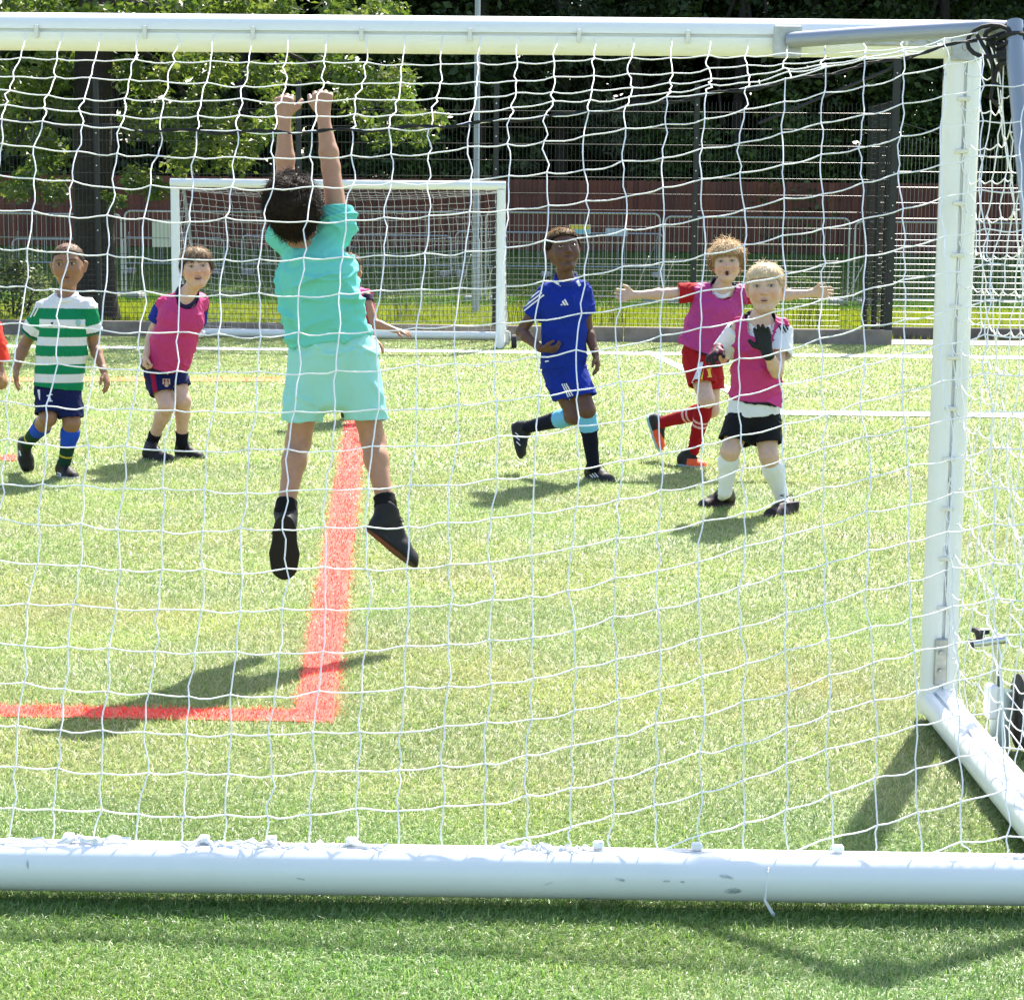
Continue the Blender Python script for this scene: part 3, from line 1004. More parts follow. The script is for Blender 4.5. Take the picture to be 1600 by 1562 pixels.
    tops = (0, .25, .45, .64, .82) if near else (0, .2, .4, .6, .8)
    nt = len(tops)
    cols_pts = []
    for x in xs:
        ry, rz = rope(x)
        shr = (lambda g: -1.41 + (x + 1.41) * (1 - .132 * g)) if near else (lambda g: x)
        col = []
        for t in tops:                     # crossbar to rope
            if x > .02: break
            col.append((shr(.4 * t), .05 + (ry - .05) * t, GH - .01 + (rz - GH + .01) * t - .016 * math.sin(math.pi * t)))
        ey, ez = GD - .01, BZ + .045
        tt = np.linspace(0, 1, 120)
        off = (.06, .15) if near else (-.02, -.05)
        p1 = ((ry + ey) / 2 + off[0], (rz + ez) / 2 + off[1])
        yy = (1 - tt) ** 2 * ry + 2 * tt * (1 - tt) * p1[0] + tt * tt * ey
        zz = (1 - tt) ** 2 * rz + 2 * tt * (1 - tt) * p1[1] + tt * tt * ez
        ss = np.concatenate([[0], np.cumsum(np.hypot(np.diff(yy), np.diff(zz)))])
        q, j = 0.0, 0
        skip = 0
        while q < ss[-1] - .012:
            xx = shr(.45 + .55 * (1 - (1 - q / ss[-1]) ** 2))
            if xx < .02:
                col.append((xx, np.interp(q, ss, yy), np.interp(q, ss, zz)))
            else:
                col.append((np.nan, 0, 0))
            q += (STEP[j] if j < len(STEP) else MESH) * (1 - .05 * min(max((x + 1.1) / .8, 0), 1) * near); j += 1
        col.append((shr(1.0), ey, ez))
        if x > .02: col = [(np.nan, 0, 0)] * nt + col
        cols_pts.append(np.array(col, float))
    # knot jitter
    jit = .006
    mxl = max(len(c) for c in cols_pts)
    grid = []
    for i, c in enumerate(cols_pts):
        c = c.copy()
        w = .006 * np.sin(np.arange(len(c)) * 1.1 + i * .35 + r.uniform(-.3, .3)) * np.sin(np.linspace(0, np.pi, len(c))) ** .5
        c[:, 0] += w + r.normal(0, jit * .6, len(c)) * (np.arange(len(c)) > 0)
        c[1:-1, 2] += r.normal(0, jit * .5, len(c) - 2)
        c[1:-1, 1] += r.normal(0, jit, len(c) - 2)
        grid.append(c)
    segs, knots = [], []
    def seg(a, b, amp, droop):
        if not (np.isfinite(a[0]) and np.isfinite(b[0])): return None
        d = b - a
        ln = np.linalg.norm(d)
        n1 = np.cross(d, (0.1, .9, .2)); n1 /= np.linalg.norm(n1) + 1e-9
        n2 = np.cross(d, n1); n2 /= np.linalg.norm(n2) + 1e-9
        t = np.linspace(0, 1, 5)
        s1 = r.normal(0, amp) ; s2 = r.normal(0, amp * .8)
        q = a[None] + d[None] * t[:, None] + (np.sin(np.pi * t) * s1)[:, None] * n1 + (np.sin(2 * np.pi * t) * s2)[:, None] * n1 + (np.sin(np.pi * t) * r.normal(0, amp))[:, None] * n2
        q[:, 2] -= droop * np.sin(np.pi * t)
        return q
    for i, c in enumerate(grid):
        for k in range(len(c) - 1):
            segs.append(seg(c[k], c[k + 1], .0036 if k < nt + 3 else .0026, 0))
        knots.append(c[1:-1])
        if i + 1 < len(grid):
            c2 = grid[i + 1]
            m_ = min(len(c), len(c2)) - 1
            for k in range(1, m_):
                segs.append(seg(c[k], c2[k], .0015, .004))
            if len(c) > len(c2):
                segs.append(seg(c[len(c) - 2], c2[-1], .0015, .0))
            elif len(c2) > len(c):
                segs.append(seg(c[-1], c2[len(c2) - 2], .0015, .0))
    # side nets
    for sx, s_ in ((0, 1), (-GW, -1)):
        zrows = np.arange(.14, 1.80, MESH)
        def yback(z): return GT + (GD - GT) * (1.845 - z) / (1.845 - .12)
        ys = np.arange(.05, GD, MESH)
        nodes = {}
        for a, y in enumerate(ys):
            for b, z in enumerate(zrows):
                if y < yback(z) - .02:
                    sag = .025 * math.sin(math.pi * (y / yback(z)))
                    nodes[(a, b)] = np.array((sx + s_ * (.012 * math.sin(a * 1.3 + b) + .02 * math.sin(math.pi * y / yback(z))) + r.normal(0, .004), y + r.normal(0, .005), z - sag + r.normal(0, .004)))
        for (a, b), p in nodes.items():
            if (a + 1, b) in nodes: segs.append(seg(p, nodes[(a + 1, b)], .002, .012))
            else:
                z = zrows[b]; segs.append(seg(p, np.array((sx, yback(z), z)), .002, .006))
            if (a, b + 1) in nodes: segs.append(seg(p, nodes[(a, b + 1)], .003, 0))
            else: segs.append(seg(p, np.array((sx, min(p[1], GT + .3), min(1.84, p[2] + .06))), .002, 0))
            if b == 0: segs.append(seg(p, np.array((sx, p[1], .1)), .003, 0))
            if a == 0: segs.append(seg(p, np.array((sx, .048, p[2] + .02)), .003, .01))
        knots.append(np.array(list(nodes.values())))
    segs = np.array([q for q in segs if q is not None])
    gxa, gba, Oa = A(gx), A(gb), A(O)
    toW = lambda q: Oa + q[..., 0:1] * gxa + q[..., 1:2] * gba + q[..., 2:3] * np.array((0, 0, 1.0))
    v, f, _ = strands(toW(segs), cord, 5 if near else 3)
    if near:
        kn_ = np.concatenate(knots); kn_ = toW(kn_[np.isfinite(kn_[:, 0])])
        oc = np.array([(1, 0, 0), (-1, 0, 0), (0, 1, 0), (0, -1, 0), (0, 0, 1), (0, 0, -1)]) * cord * 1.9
        of = np.array([(0, 2, 4), (2, 1, 4), (1, 3, 4), (3, 0, 4), (2, 0, 5), (1, 2, 5), (3, 1, 5), (0, 3, 5)])
        kv = (kn_[:, None] + oc[None]).reshape(-1, 3)
        kf = (np.arange(len(kn_))[:, None, None] * 6 + of[None]).reshape(-1, 3)
        me = mk_mesh('net', np.concatenate([v, kv]), [f, kf + len(v)], smooth=True)
    else:
        me = mk_mesh('net', v, f, smooth=True)
    link('net', me, mn, g)
    return g, L, rope, back, crossbar

yaw = R_(-0.9)
ngx = V(math.cos(yaw), math.sin(yaw), 0); ngb = V(-math.sin(yaw), math.cos(yaw), 0) * -1
O1 = G(1463, 1132)
near_goal, NL, nrope, nback, ncross = goal(O1, ngx, ngb, 'large white goal in the foreground with the net towards the viewer', True, m_white, m_net, .00165)
yaw = R_(-2.2)
fgx = V(math.cos(yaw), math.sin(yaw), 0); fgb = V(-math.sin(yaw), math.cos(yaw), 0)
O2 = G(781, 546)
far_goal, FL, frope, fback, fcross = goal(O2, fgx, fgb, 'smaller looking white goal at the far end of the pitch', False, m_whitef, m_netf, .0022)
# wheel of the far goal
mb = MB()
wc = FL(.16, .12, .085)
mb.tube([wc - fgx * .03, wc - fgx * .028, wc + fgx * .028, wc + fgx * .03], [.07, .085, .085, .07], 18); mb.build('wheel', m_tyre, far_goal)
mb = MB(); mb.box(FL(.08, .12, .13), (.05, .10, .16), None, .008); mb.build('wheel_bracket', m_plate, far_goal, smooth=False)

# black rope along the top of the near net: two twisted strands
mb = MB()
for ph in (0, math.pi):
    pts = []
    for i in range(181):
        x = -GW * i / 180
        ry, rz = nrope(x)
        a = i * 1.25 + ph
        pts.append(NL(x, ry + .0026 * math.cos(a), rz + .0026 * math.sin(a) + .004 * math.sin(x * 34)))
    mb.tube(pts, .0025, 5)
mb.build('net_rope', m_rope, near_goal)
# knotted rope on the corner
rr = random.Random(5)
mb = MB()
ec = NL(.018, GT, 1.832)
for k in range(7):
    pts = []
    for i in range(15):
        a = i / 14 * 2 * math.pi
        pts.append(ec + ngx * (.034 * math.cos(a)) + ngb * (.034 * math.sin(a)) + V(0, 0, -.01 - .011 * k + .01 * math.sin(a + k)))
    mb.tube(pts, .0065, 6, cap=False)
def loop(c, rx, rz, tilt, n=16):
    return [c + ngx * (rx * math.cos(i / n * 6.283)) + V(0, 0, rz * math.sin(i / n * 6.283)) + ngb * (tilt * math.cos(i / n * 6.283)) for i in range(n + 1)]
mb.tube(loop(ec + ngx * -.055 + V(0, 0, -.015), .05, .038, .03), .0055, 6)
mb.tube(loop(ec + ngx * -.02 + V(0, 0, .0), .045, .022, .02), .006, 6)
mb.tube([ec + V(-.09, 0, 0), ec + V(-.05, .0, -.06), ec + V(-.045, 0, -.11), ec + V(-.02, 0, -.13)], .005, 6)
mb.tube([ec + V(-.06, 0, -.02), ec + V(-.02, 0.01, -.05), ec + V(-.04, 0, -.09), ec + V(-.05, 0, -.15), ec + V(-.03, 0, -.17)], .0045, 6)
mb.build('rope_knot', m_rope, near_goal)

# wheel jack beside the right side bar
jy = O1.y - .30
def J_(px, py, dy=0.0): return P(px, py, jy + dy)
mb = MB(); mb.tube([J_(1519, 1006), J_(1573, 998)], .012, 12); mb.build('jack_handle', mat('chrome', (.6, .62, .63), .25, metal=.85), near_goal)
mb = MB(); mb.tube([J_(1517, 1006.3), J_(1520, 1006)], .0125, 12); mb.build('handle_cap', m_knob, near_goal)
mb = MB(); mb.tube([J_(1532, 1001), J_(1531, 990)], [.010, .013], 10)
for k in range(3):
    a = k * 2.094
    c = J_(1531, 987); mb.tube([c, c + V(math.cos(a) * .024, math.sin(a) * .024, .002)], [.010, .008], 8)
mb.build('handle_knob', m_knob, near_goal)
mb = MB(); mb.tube([J_(1559, 1002), J_(1556, 1072)], .010, 10); mb.build('jack_rod', mat('chrome'), near_goal)
mb = MB()
a, b = J_(1566, 1078), J_(1561, 1166)
mb.tube([a, b], .028, 20, cap=False); mb.tube([b, a], .025, 20, cap=False); mb.build('jack_sleeve', mat('sleeve_pale', (.50, .58, .55), .4), near_goal)
mb = MB(); mb.box(J_(1549, 1095), (.03, .05, .09), None, .006); mb.build('jack_bracket', m_white, near_goal, smooth=False)
wc = J_(1611, 1112, -.03)
mb = MB(); mb.tube([wc - V(.035, 0, 0), wc - V(.034, 0, 0), wc + V(.034, 0, 0), wc + V(.035, 0, 0)], [.085, .1, .1, .085], 22); mb.build('wheel', m_tyre, near_goal)

# torn white ties along the back bar
m_tie = mat('tie_white', (.84, .84, .86), .7)
def tie(px, w, seed, n=7):
    rr = random.Random(seed)
    mb = MB()
    base = G(px, 1318 + px * .0165, .13)
    t = (base - O1).dot(ngx)
    for k in range(n):
        x = t + rr.uniform(-.5, .5) * w
        z0 = .125 + rr.uniform(-.004, .004)
        pts = [NL(x, GD + rr.uniform(-.02, .02), z0)]
        d = rr.choice((-1, 1))
        for i in range(5):
            x += d * rr.uniform(.008, .022)
            pts.append(NL(x, GD + rr.uniform(-.02, .025), z0 + rr.uniform(-.006, .007)))
        mb.tube(pts, [rr.uniform(.0022, .0045) for _ in pts], 5)
    mb.build('net_tie', m_tie, near_goal)
for i, (px, w) in enumerate([(25, .06), (104, .04), (150, .08), (310, .09), (365, .07), (450, .05), (528, .09), (585, .05), (835, .04), (880, .06), (928, .02), (1590, .05)]):
    tie(px, w, i, 2)
mc = MB(); mc.box((0, 0, 0), (.022, .02, .014), None, .003); cm = mc.mesh('bar_clip'); cm.materials.append(m_white)
for px in (98, 312, 418, 545, 936, 1092, 1316):
    b = G(px, 1318 + px * .0165, .13); t = (b - O1).dot(ngx)
    o = bpy.data.objects.new('bar_clip', cm); COL.objects.link(o); o.parent = near_goal
    o.matrix_parent_inverse = Matrix.Translation(near_goal.location).inverted(); o.location = NL(t, GD - .012, .131)
mb = MB()
t0 = G(1203, 1350, .1)
mb.tube([P(1203, 1338, t0.y), P(1200, 1362, t0.y - .055), P(1197, 1392, t0.y - .06), P(1195, 1406, t0.y - .058), P(1203, 1420, t0.y - .055), P(1208, 1428, t0.y - .05), P(1210, 1440, t0.y - .05)], [.0012, .0012, .0012, .003, .0035, .004, .002], 5)
mb.build('loose_thread', m_tie, near_goal)

post_o = [o for o in near_goal.children if o.name.startswith('upright')][0]
pb = bvh_of(post_o.data)
for q in [((1471.5, 110), (1475.5, 108), (1473, 142), (1469, 143)), ((1466, 121), (1478, 114), (1478, 118), (1466, 125)), ((1467, 128), (1470, 126), (1469, 143), (1466, 144))]:
    decal('lettering', pb, q, mat('print_black', (.02, .02, .025), .5), post_o, 4, 8, .0015)
bb = bvh_of(nback.data)
m_scuff = mat('scuff_grey', (.33, .36, .37), .6, col2=(.62, .65, .66), nscale=70, cuts=(.4, .6))
for q in [((1126, 1391), (1150, 1385), (1163, 1392), (1142, 1396)), ((1120, 1368), (1134, 1365), (1150, 1373), (1136, 1372)), ((958, 1372), (968, 1371), (979, 1375), (972, 1377)),
          ((908, 1402), (924, 1401), (934, 1403), (918, 1405)), ((848, 1383), (858, 1378), (867, 1376), (856, 1381)), ((1034, 1376), (1042, 1374), (1049, 1376), (1041, 1378)),
          ((459, 1370), (470, 1371), (480, 1374), (470, 1374)), ((41, 1344), (44, 1342), (45, 1356), (43, 1358)), ((1062, 1376), (1068, 1375), (1071, 1378), (1065, 1379))]:
    decal('scuff_mark', bb, q, m_scuff, near_goal, 20, 8, .0012, True)
# ================================================================== PEOPLE: one smooth surface per body or garment
class Field:
    def __init__(s, lo, hi, h):
        s.h = h
        s.lo = np.floor(np.asarray(lo) / h) * h
        s.n = np.ceil((np.asarray(hi) - s.lo) / h).astype(int) + 2
        s.a = np.full(tuple(s.n), .3, dtype=np.float32)
        s.ax = [(s.lo[i] + np.arange(s.n[i]) * h).astype(np.float32) for i in range(3)]
    def sub(s, lo, hi):
        i0 = np.clip(np.floor((np.asarray(lo) - s.lo) / s.h).astype(int), 0, s.n)
        i1 = np.clip(np.ceil((np.asarray(hi) - s.lo) / s.h).astype(int) + 1, 0, s.n)
        if np.any(i1 <= i0): return None, None
        sl = tuple(slice(a, b) for a, b in zip(i0, i1))
        X = s.ax[0][sl[0]][:, None, None]; Y = s.ax[1][sl[1]][None, :, None]; Z = s.ax[2][sl[2]][None, None, :]
        return sl, (X, Y, Z)
    def apply(s, prim, k=.01, cut=False):
        fn, lo, hi = prim
        mg = .03 + k
        sl, P_ = s.sub(lo - mg, hi + mg)
        if sl is None: return
        d = fn(*P_).astype(np.float32)
        a = s.a[sl]
        if cut:
            d = -d
            hh = np.clip(.5 - .5 * (a - d) / k, 0, 1)
            s.a[sl] = a * (1 - hh) + d * hh + k * hh * (1 - hh)
        else:
            hh = np.clip(.5 + .5 * (a - d) / k, 0, 1)
            s.a[sl] = a * (1 - hh) + d * hh - k * hh * (1 - hh)
    def plane_cut(s, p, n, keep=None):
        """remove everything on the +n side of p (only inside ball keep=(centre,radius) if given)"""
        p, n = A(p), A(n); n = n / np.linalg.norm(n)
        X, Y, Z = s.ax[0][:, None, None], s.ax[1][None, :, None], s.ax[2][None, None, :]
        d = ((X - p[0]) * n[0] + (Y - p[1]) * n[1] + (Z - p[2]) * n[2]).astype(np.float32)
        s.a = np.maximum(s.a, d)
    def mesh(s):
        a = s.a
        ins = a < 0
        nx, ny, nz = a.shape
        c = ins[:-1, :-1, :-1].astype(np.int8)
        cnt = c.copy()
        offs = [(i, j, k) for i in (0, 1) for j in (0, 1) for k in (0, 1)]
        for (i, j, k) in offs[1:]:
            cnt += ins[i:nx - 1 + i, j:ny - 1 + j, k:nz - 1 + k]
        act = (cnt > 0) & (cnt < 8)
        I, J, K = np.nonzero(act)
        idm = np.full(act.shape, -1, dtype=np.int32)
        idm[I, J, K] = np.arange(len(I))
        acc = np.zeros((len(I), 3)); num = np.zeros(len(I))
        val = {o: a[I + o[0], J + o[1], K + o[2]] for o in offs}
        for o in offs:
            for ax in range(3):
                if o[ax] == 0:
                    p = list(o); p[ax] = 1; p = tuple(p)
                    v0, v1 = val[o], val[p]
                    m = (v0 < 0) != (v1 < 0)
                    t = v0 / (v0 - v1 + 1e-12)
                    q = np.tile(np.array(o, float), (len(I), 1)); q[:, ax] = t
                    acc[m] += q[m]; num[m] += 1
        vt = (np.stack([I, J, K], 1) + acc / num[:, None]) * s.h + s.lo
        F = []
        for ax in range(3):
            b, c_ = [(1, 2), (2, 0), (0, 1)][ax]
            sl0 = [slice(1, n - 1) for n in a.shape]; sl1 = list(sl0)
            sl0[ax] = slice(0, a.shape[ax] - 1); sl1[ax] = slice(1, a.shape[ax])
            s0, s1 = ins[tuple(sl0)], ins[tuple(sl1)]
            E = np.stack(np.nonzero(s0 != s1), 1)
            if len(E) == 0: continue
            flip = s0[E[:, 0], E[:, 1], E[:, 2]]
            add = np.ones(3, int); add[ax] = 0
            E = E + add
            q = []
            for (db, dc) in ((-1, -1), (0, -1), (0, 0), (-1, 0)):
                e = E.copy(); e[:, b] += db; e[:, c_] += dc
                q.append(idm[e[:, 0], e[:, 1], e[:, 2]])
            q = np.stack(q, 1)
            q[~flip] = q[~flip][:, ::-1]
            F.append(q)
        F = np.concatenate(F)
        F = F[(F >= 0).all(1)]
        return vt, F

def folds(v, f, seed, n=4, aniso=None):
    """thin cloth creases that start and stop"""
    r = np.random.default_rng(seed)
    q = v * (np.asarray(aniso) if aniso is not None else 1.0)
    o = np.zeros(len(v))
    for i in range(n):
        k = r.normal(size=3); k[2] *= 1.2; k /= np.linalg.norm(k)
        ff = f * r.uniform(.7, 1.3)
        ph = q @ k * ff + 1.1 * sines(v, f * .35, seed + 7 * i, 3) * 2 + r.uniform(0, 6.28)
        m = np.clip(.15 + 1.6 * sines(v, f * .45, seed + 31 * i, 3), 0, 1)
        o += np.exp(-(np.sin(ph * .5) / .30) ** 2) * m
    return o - .3
def vnormals(v, f):
    n = np.zeros_like(v)
    fn = np.cross(v[f[:, 2]] - v[f[:, 0]], v[f[:, 3]] - v[f[:, 1]])
    for k in range(4):
        for ax in range(3):
            n[:, ax] += np.bincount(f[:, k], weights=fn[:, ax], minlength=len(v))
    return n / (np.linalg.norm(n, axis=1, keepdims=True) + 1e-12)
def laplace(v, f, it=1, lam=.5):
    for _ in range(it):
        s = np.zeros_like(v); c = np.zeros(len(v))
        for k in range(4):
            a, b = f[:, k], f[:, (k + 1) % 4]
            for ax in range(3):
                s[:, ax] += np.bincount(a, weights=v[b, ax], minlength=len(v)) + np.bincount(b, weights=v[a, ax], minlength=len(v))
            c += np.bincount(a, minlength=len(v)) + np.bincount(b, minlength=len(v))
        v = v + lam * (s / np.maximum(c, 1)[:, None] - v)
    return v

def cone(a, b, ra, rb):
    a, b = A(a), A(b)
    d = b - a; L2 = max(d @ d, 1e-9)
    def fn(X, Y, Z):
        px, py, pz = X - a[0], Y - a[1], Z - a[2]
        t = np.clip((px * d[0] + py * d[1] + pz * d[2]) / L2, 0, 1)
        q = (px - t * d[0]) ** 2 + (py - t * d[1]) ** 2 + (pz - t * d[2]) ** 2
        return np.sqrt(q) - (ra + (rb - ra) * t)
    r = max(ra, rb)
    return fn, np.minimum(a, b) - r, np.maximum(a, b) + r
def econe(a, b, side, r0, r1, flat=False):
    """tapered limb with an oval section; r = (half width along side, half depth)"""
    a, b, side = A(a), A(b), A(side)
    d = b - a; L = np.linalg.norm(d); w = d / max(L, 1e-9)
    u = side - w * (side @ w); u /= np.linalg.norm(u)
    n = np.cross(w, u)
    def fn(X, Y, Z):
        px, py, pz = X - a[0], Y - a[1], Z - a[2]
        s = px * w[0] + py * w[1] + pz * w[2]
        t = np.clip(s / L, 0, 1)
        pu = px * u[0] + py * u[1] + pz * u[2]
        pn = px * n[0] + py * n[1] + pz * n[2]
        ru = r0[0] + (r1[0] - r0[0]) * t; rn = r0[1] + (r1[1] - r0[1]) * t
        rm = np.minimum(ru, rn)
        if flat:
            k = np.sqrt((pu / ru) ** 2 + (pn / rn) ** 2)
            return np.maximum((k - 1) * rm, np.maximum(-s, s - L))
        k = np.sqrt((pu / ru) ** 2 + (pn / rn) ** 2 + ((s - t * L) / rm) ** 2)
        return (k - 1) * rm
    r = max(*r0, *r1)
    return fn, np.minimum(a, b) - r, np.maximum(a, b) + r
def ell(c, R, rad):
    """ellipsoid; R columns are its axes"""
    c = A(c); R = np.asarray(R, float); rad = np.asarray(rad, float)
    m = rad.min()
    def fn(X, Y, Z):
        px, py, pz = X - c[0], Y - c[1], Z - c[2]
        q = 0
        for i in range(3):
            q = q + ((px * R[0, i] + py * R[1, i] + pz * R[2, i]) / rad[i]) ** 2
        return (np.sqrt(q) - 1) * m
    return fn, c - rad.max(), c + rad.max()

def sines(p, f, seed, n=5, aniso=None):
    r = np.random.default_rng(seed)
    o = np.zeros(len(p))
    q = p * (np.asarray(aniso) if aniso is not None else 1.0)
    for i in range(n):
        k = r.normal(size=3); k /= np.linalg.norm(k)
        k2 = r.normal(size=3); k2 /= np.linalg.norm(k2)
        ff = f * r.uniform(.6, 1.5)
        o += np.sin(q @ k * ff + r.uniform(0, 6.28) + 1.6 * np.sin(q @ k2 * ff * .6 + r.uniform(0, 6.28)))
    return o / n

m_skin = mat('skin', attr=True, rough=.5, spec=.4, sss=.08, noise=.12, nscale=45, bump=.15, bscale=260, bdist=.0015)
m_cloth = mat('cloth', attr=True, rough=.82, spec=.2, transl=.10, bump=.35, bscale=420, bdist=.0015)
m_bib = mat('bib_mesh_cloth', attr=True, rough=.6, spec=.3, transl=.16, bump=.5, bscale=520, bdist=.0015)
m_sock = mat('sock_knit', attr=True, rough=.9, spec=.15, bump=.3, bscale=400, bdist=.0015)
m_shoe = mat('shoe', attr=True, rough=.6, spec=.28, noise=.15, nscale=60)
m_hair = mat('hair', attr=True, rough=.6, spec=.12, transl=.12)
m_eye = mat('eye', attr=True, rough=.12, spec=.6)
MARK = {}
def mark_mat(c):
    k = tuple(round(x, 3) for x in c)
    if k not in MARK:
        MARK[k] = mat('print_%d' % len(MARK), c, .7, spec=.25)
    return MARK[k]

def unit(v):
    v = np.asarray(v, float); return v / (np.linalg.norm(v) + 1e-12)
def hand(F, wr, fd, pn, ts, curl, spread, k=.004, rs=1.0, sc=1.0, thumb=1.0):
    """wr wrist, fd finger direction, pn palm normal, ts thumb side direction"""
    wr, fd = A(wr), unit(A(fd)); pn = A(pn); pn = unit(pn - fd * (pn @ fd)); ts = A(ts)
    ts = unit(ts - fd * (ts @ fd) - pn * (ts @ pn))
    g = 0.0035 * (rs - 1) * 4
    F.apply(econe(wr - fd * .01, wr + fd * .064 * sc, ts, (.021 + g, .0165 + g), (.034 * sc + g, .013 + g)), .01)
    F.apply(econe(wr + fd * .02 * sc, wr + fd * .05 * sc + ts * .02 * sc, ts, (.016 + g, .014 + g), (.014 + g, .012 + g)), .008)
    ln = (.056, .064, .060, .047)
    for i in range(4):
        o = (1.5 - i) * .0172 * sc
        b = wr + fd * (.062 - (.004 if i in (0, 3) else 0)) * sc + ts * o
        a_s = (1.5 - i) * spread
        d = unit(fd * math.cos(a_s) + ts * math.sin(a_s))
        ang = 0
        p = b
        for j, (fr, bend) in enumerate(((.44, .75), (.32, 1.25), (.24, .8))):
            ang += curl * bend * (1.1 + .1 * i) * .95
            dd = d * math.cos(ang) + pn * math.sin(ang)
            q = p + dd * ln[i] * fr * sc
            r0 = (.0088 - .0009 * j) * rs; r1 = (.0079 - .0009 * j) * rs
            F.apply(cone(p, q, r0, r1), k)
            p = q
    b = wr + fd * .022 * sc + ts * .022 * sc
    d1 = unit(fd * .62 + ts * .75 * thumb + pn * .3)
    q = b + d1 * .034 * sc
    F.apply(cone(b, q, .0115 * rs, .0095 * rs), .006)
    d2 = unit(fd * .85 + ts * .35 * thumb + pn * (.2 + curl * .5))
    F.apply(cone(q, q + d2 * .030 * sc, .0095 * rs, .0075 * rs), k)

def head_frame(yaw, pitch, roll):
    base = np.array([[-1, 0, 0], [0, -1, 0], [0, 0, 1.0]]).T
    cy, sy = math.cos(yaw), math.sin(yaw)
    Rz = np.array([[cy, -sy, 0], [sy, cy, 0], [0, 0, 1]])
    cp, sp = math.cos(pitch), math.sin(pitch)
    Rx = np.array([[1, 0, 0], [0, cp, -sp], [0, sp, cp]])
    cr, sr = math.cos(roll), math.sin(roll)
    Ry = np.array([[cr, 0, sr], [0, 1, 0], [-sr, 0, cr]])
    return Rz @ base @ Rx @ Ry

def head(F, c, R, s, mouth, faceW=1.0):
    """head about centre c; R columns: across, forward, up; s scale (1 = 0.21 m tall)"""
    W = lambda x, y, z: A(c) + R @ (np.array((x, y, z)) * s)
    E = lambda p, r, k, cut=False: F.apply(ell(W(*p), R, np.array(r) * s), k, cut)
    E((0, -.014, .026), (.073, .090, .078), .01)
    E((0, .030, .012), (.064, .056, .066), .03)
    F.apply(econe(W(0, .018, -.012), W(0, .046, -.078), R[:, 0], (.060 * s * faceW, .056 * s), (.027 * s, .029 * s)), .03)
    for sx in (-1, 1):
        E((sx * .036, .058, -.024), (.024, .020, .024), .025)
        F.apply(cone(W(sx * .050, .002, -.042), W(sx * .022, .046, -.082), .016 * s, .014 * s), .03)
        E((sx * .031, .0925, .011), (.0175, .0125, .0120), .014, True)
        F.apply(cone(W(sx * .012, .078, .028), W(sx * .044, .066, .030), .007 * s, .006 * s), .014)
        # ears
        F.apply(econe(W(sx * .083, -.012, .016), W(sx * .074, -.004, -.028), R @ np.array((0.75 * sx, -1, 0)), (.0165 * s, .0062 * s), (.010 * s, .0062 * s)), .006)
        E((sx * .086, .000, .004), (.008, .006, .014), .004, True)
    F.apply(cone(W(0, .080, .018), W(0, .100, -.018), .0070 * s, .0100 * s), .010)
    for sx in (-1, 1):
        E((sx * .0105, .088, -.019), (.0075, .008, .0068), .006)
        E((sx * .0055, .097, -.0285), (.0035, .004, .0035), .003, True)
    # lips
    E((0, .080, -.046), (.021, .010, .0055), .008)
    E((0, .078, -.056 - (.010 if mouth in ('open', 'oh') else 0)), (.018, .011, .006), .008)
    if mouth == 'open':
        E((0, .088, -.052), (.0175, .014, .0068), .004, True)
    elif mouth == 'oh':
        E((0, .088, -.054), (.0105, .016, .0125), .004, True)
    elif mouth == 'part':
        E((0, .088, -.051), (.0135, .011, .0035), .003, True)
    else:
        E((0, .090, -.051), (.018, .008, .0016), .003, True)
    E((0, .068, -.082), (.016, .012, .012), .015)

def face_colors(v, c, R, s, skin, lip, brow, mouth, blush):
    """colours of skin, lips, brows and the inside of the mouth"""
    q = (v - A(c)) @ R / s
    col = np.tile(np.array(skin), (len(v), 1))
    near = (np.abs(q[:, 0]) < .1) & (q[:, 2] > -.12) & (q[:, 2] < .12) & (q[:, 1] > -.02) & (q[:, 1] < .13)
    def blend(w, c_):
        w = np.clip(w, 0, 1)[:, None]
        col[:] = col * (1 - w) + np.array(c_) * w
    fr = near & (q[:, 1] > .035)
    x, z = q[:, 0], q[:, 2]
    ck = np.exp(-(((np.abs(x) - .038) / .018) ** 2 + ((z + .026) / .018) ** 2)) * fr
    blend(ck * blush, (skin[0] * 1.05, skin[1] * .72, skin[2] * .66))
    nb = np.exp(-((x / .013) ** 2 + ((z + .018) / .012) ** 2)) * fr
    blend(nb * blush * .8, (skin[0] * 1.0, skin[1] * .78, skin[2] * .72))
    lw = np.clip(1.5 - np.sqrt((x / .0215) ** 2 + ((z + .051) / (.0105 if mouth not in ('open', 'oh') else .0165)) ** 2) * 1.2, 0, 1) * fr
    blend(lw * .85, lip)
    er = (np.abs(x) > .066) & (np.abs(z) < .045) & (np.abs(q[:, 1] + .008) < .035)
    blend(er * blush * .8, (skin[0] * 1.1, skin[1] * .62, skin[2] * .5))
    for sx in (-1, 1):
        xb = (x * sx - .030) / .020
        zb = z - (.0315 - .004 * xb ** 2)
        w = np.clip(1.35 - np.abs(zb) / .0036, 0, 1) * (np.abs(xb) < 1) * fr
        blend(w * .85, brow)
        we = np.clip(1.5 - np.sqrt(((x * sx - .031) / .0165) ** 2 + ((z - .0145) / .0062) ** 2), 0, 1) * fr
        blend(we * .75, tuple(.30 * k for k in skin))
    if mouth in ('open', 'oh', 'part'):
        rx, rz, zc = {'open': (.0165, .0062, -.052), 'oh': (.0098, .0118, -.054), 'part': (.0125, .0030, -.051)}[mouth]
        w = (np.sqrt((x / rx) ** 2 + ((z - zc) / rz) ** 2) < 1.02) & fr
        blend(w * 1.0, (.055, .012, .012))
        if mouth in ('open', 'part'):
            wt = w & (z > zc + rz * .1) & (np.abs(x) < rx * .75)
            blend(wt * (.75 if mouth == 'open' else .45), (.55, .50, .45))
    return col

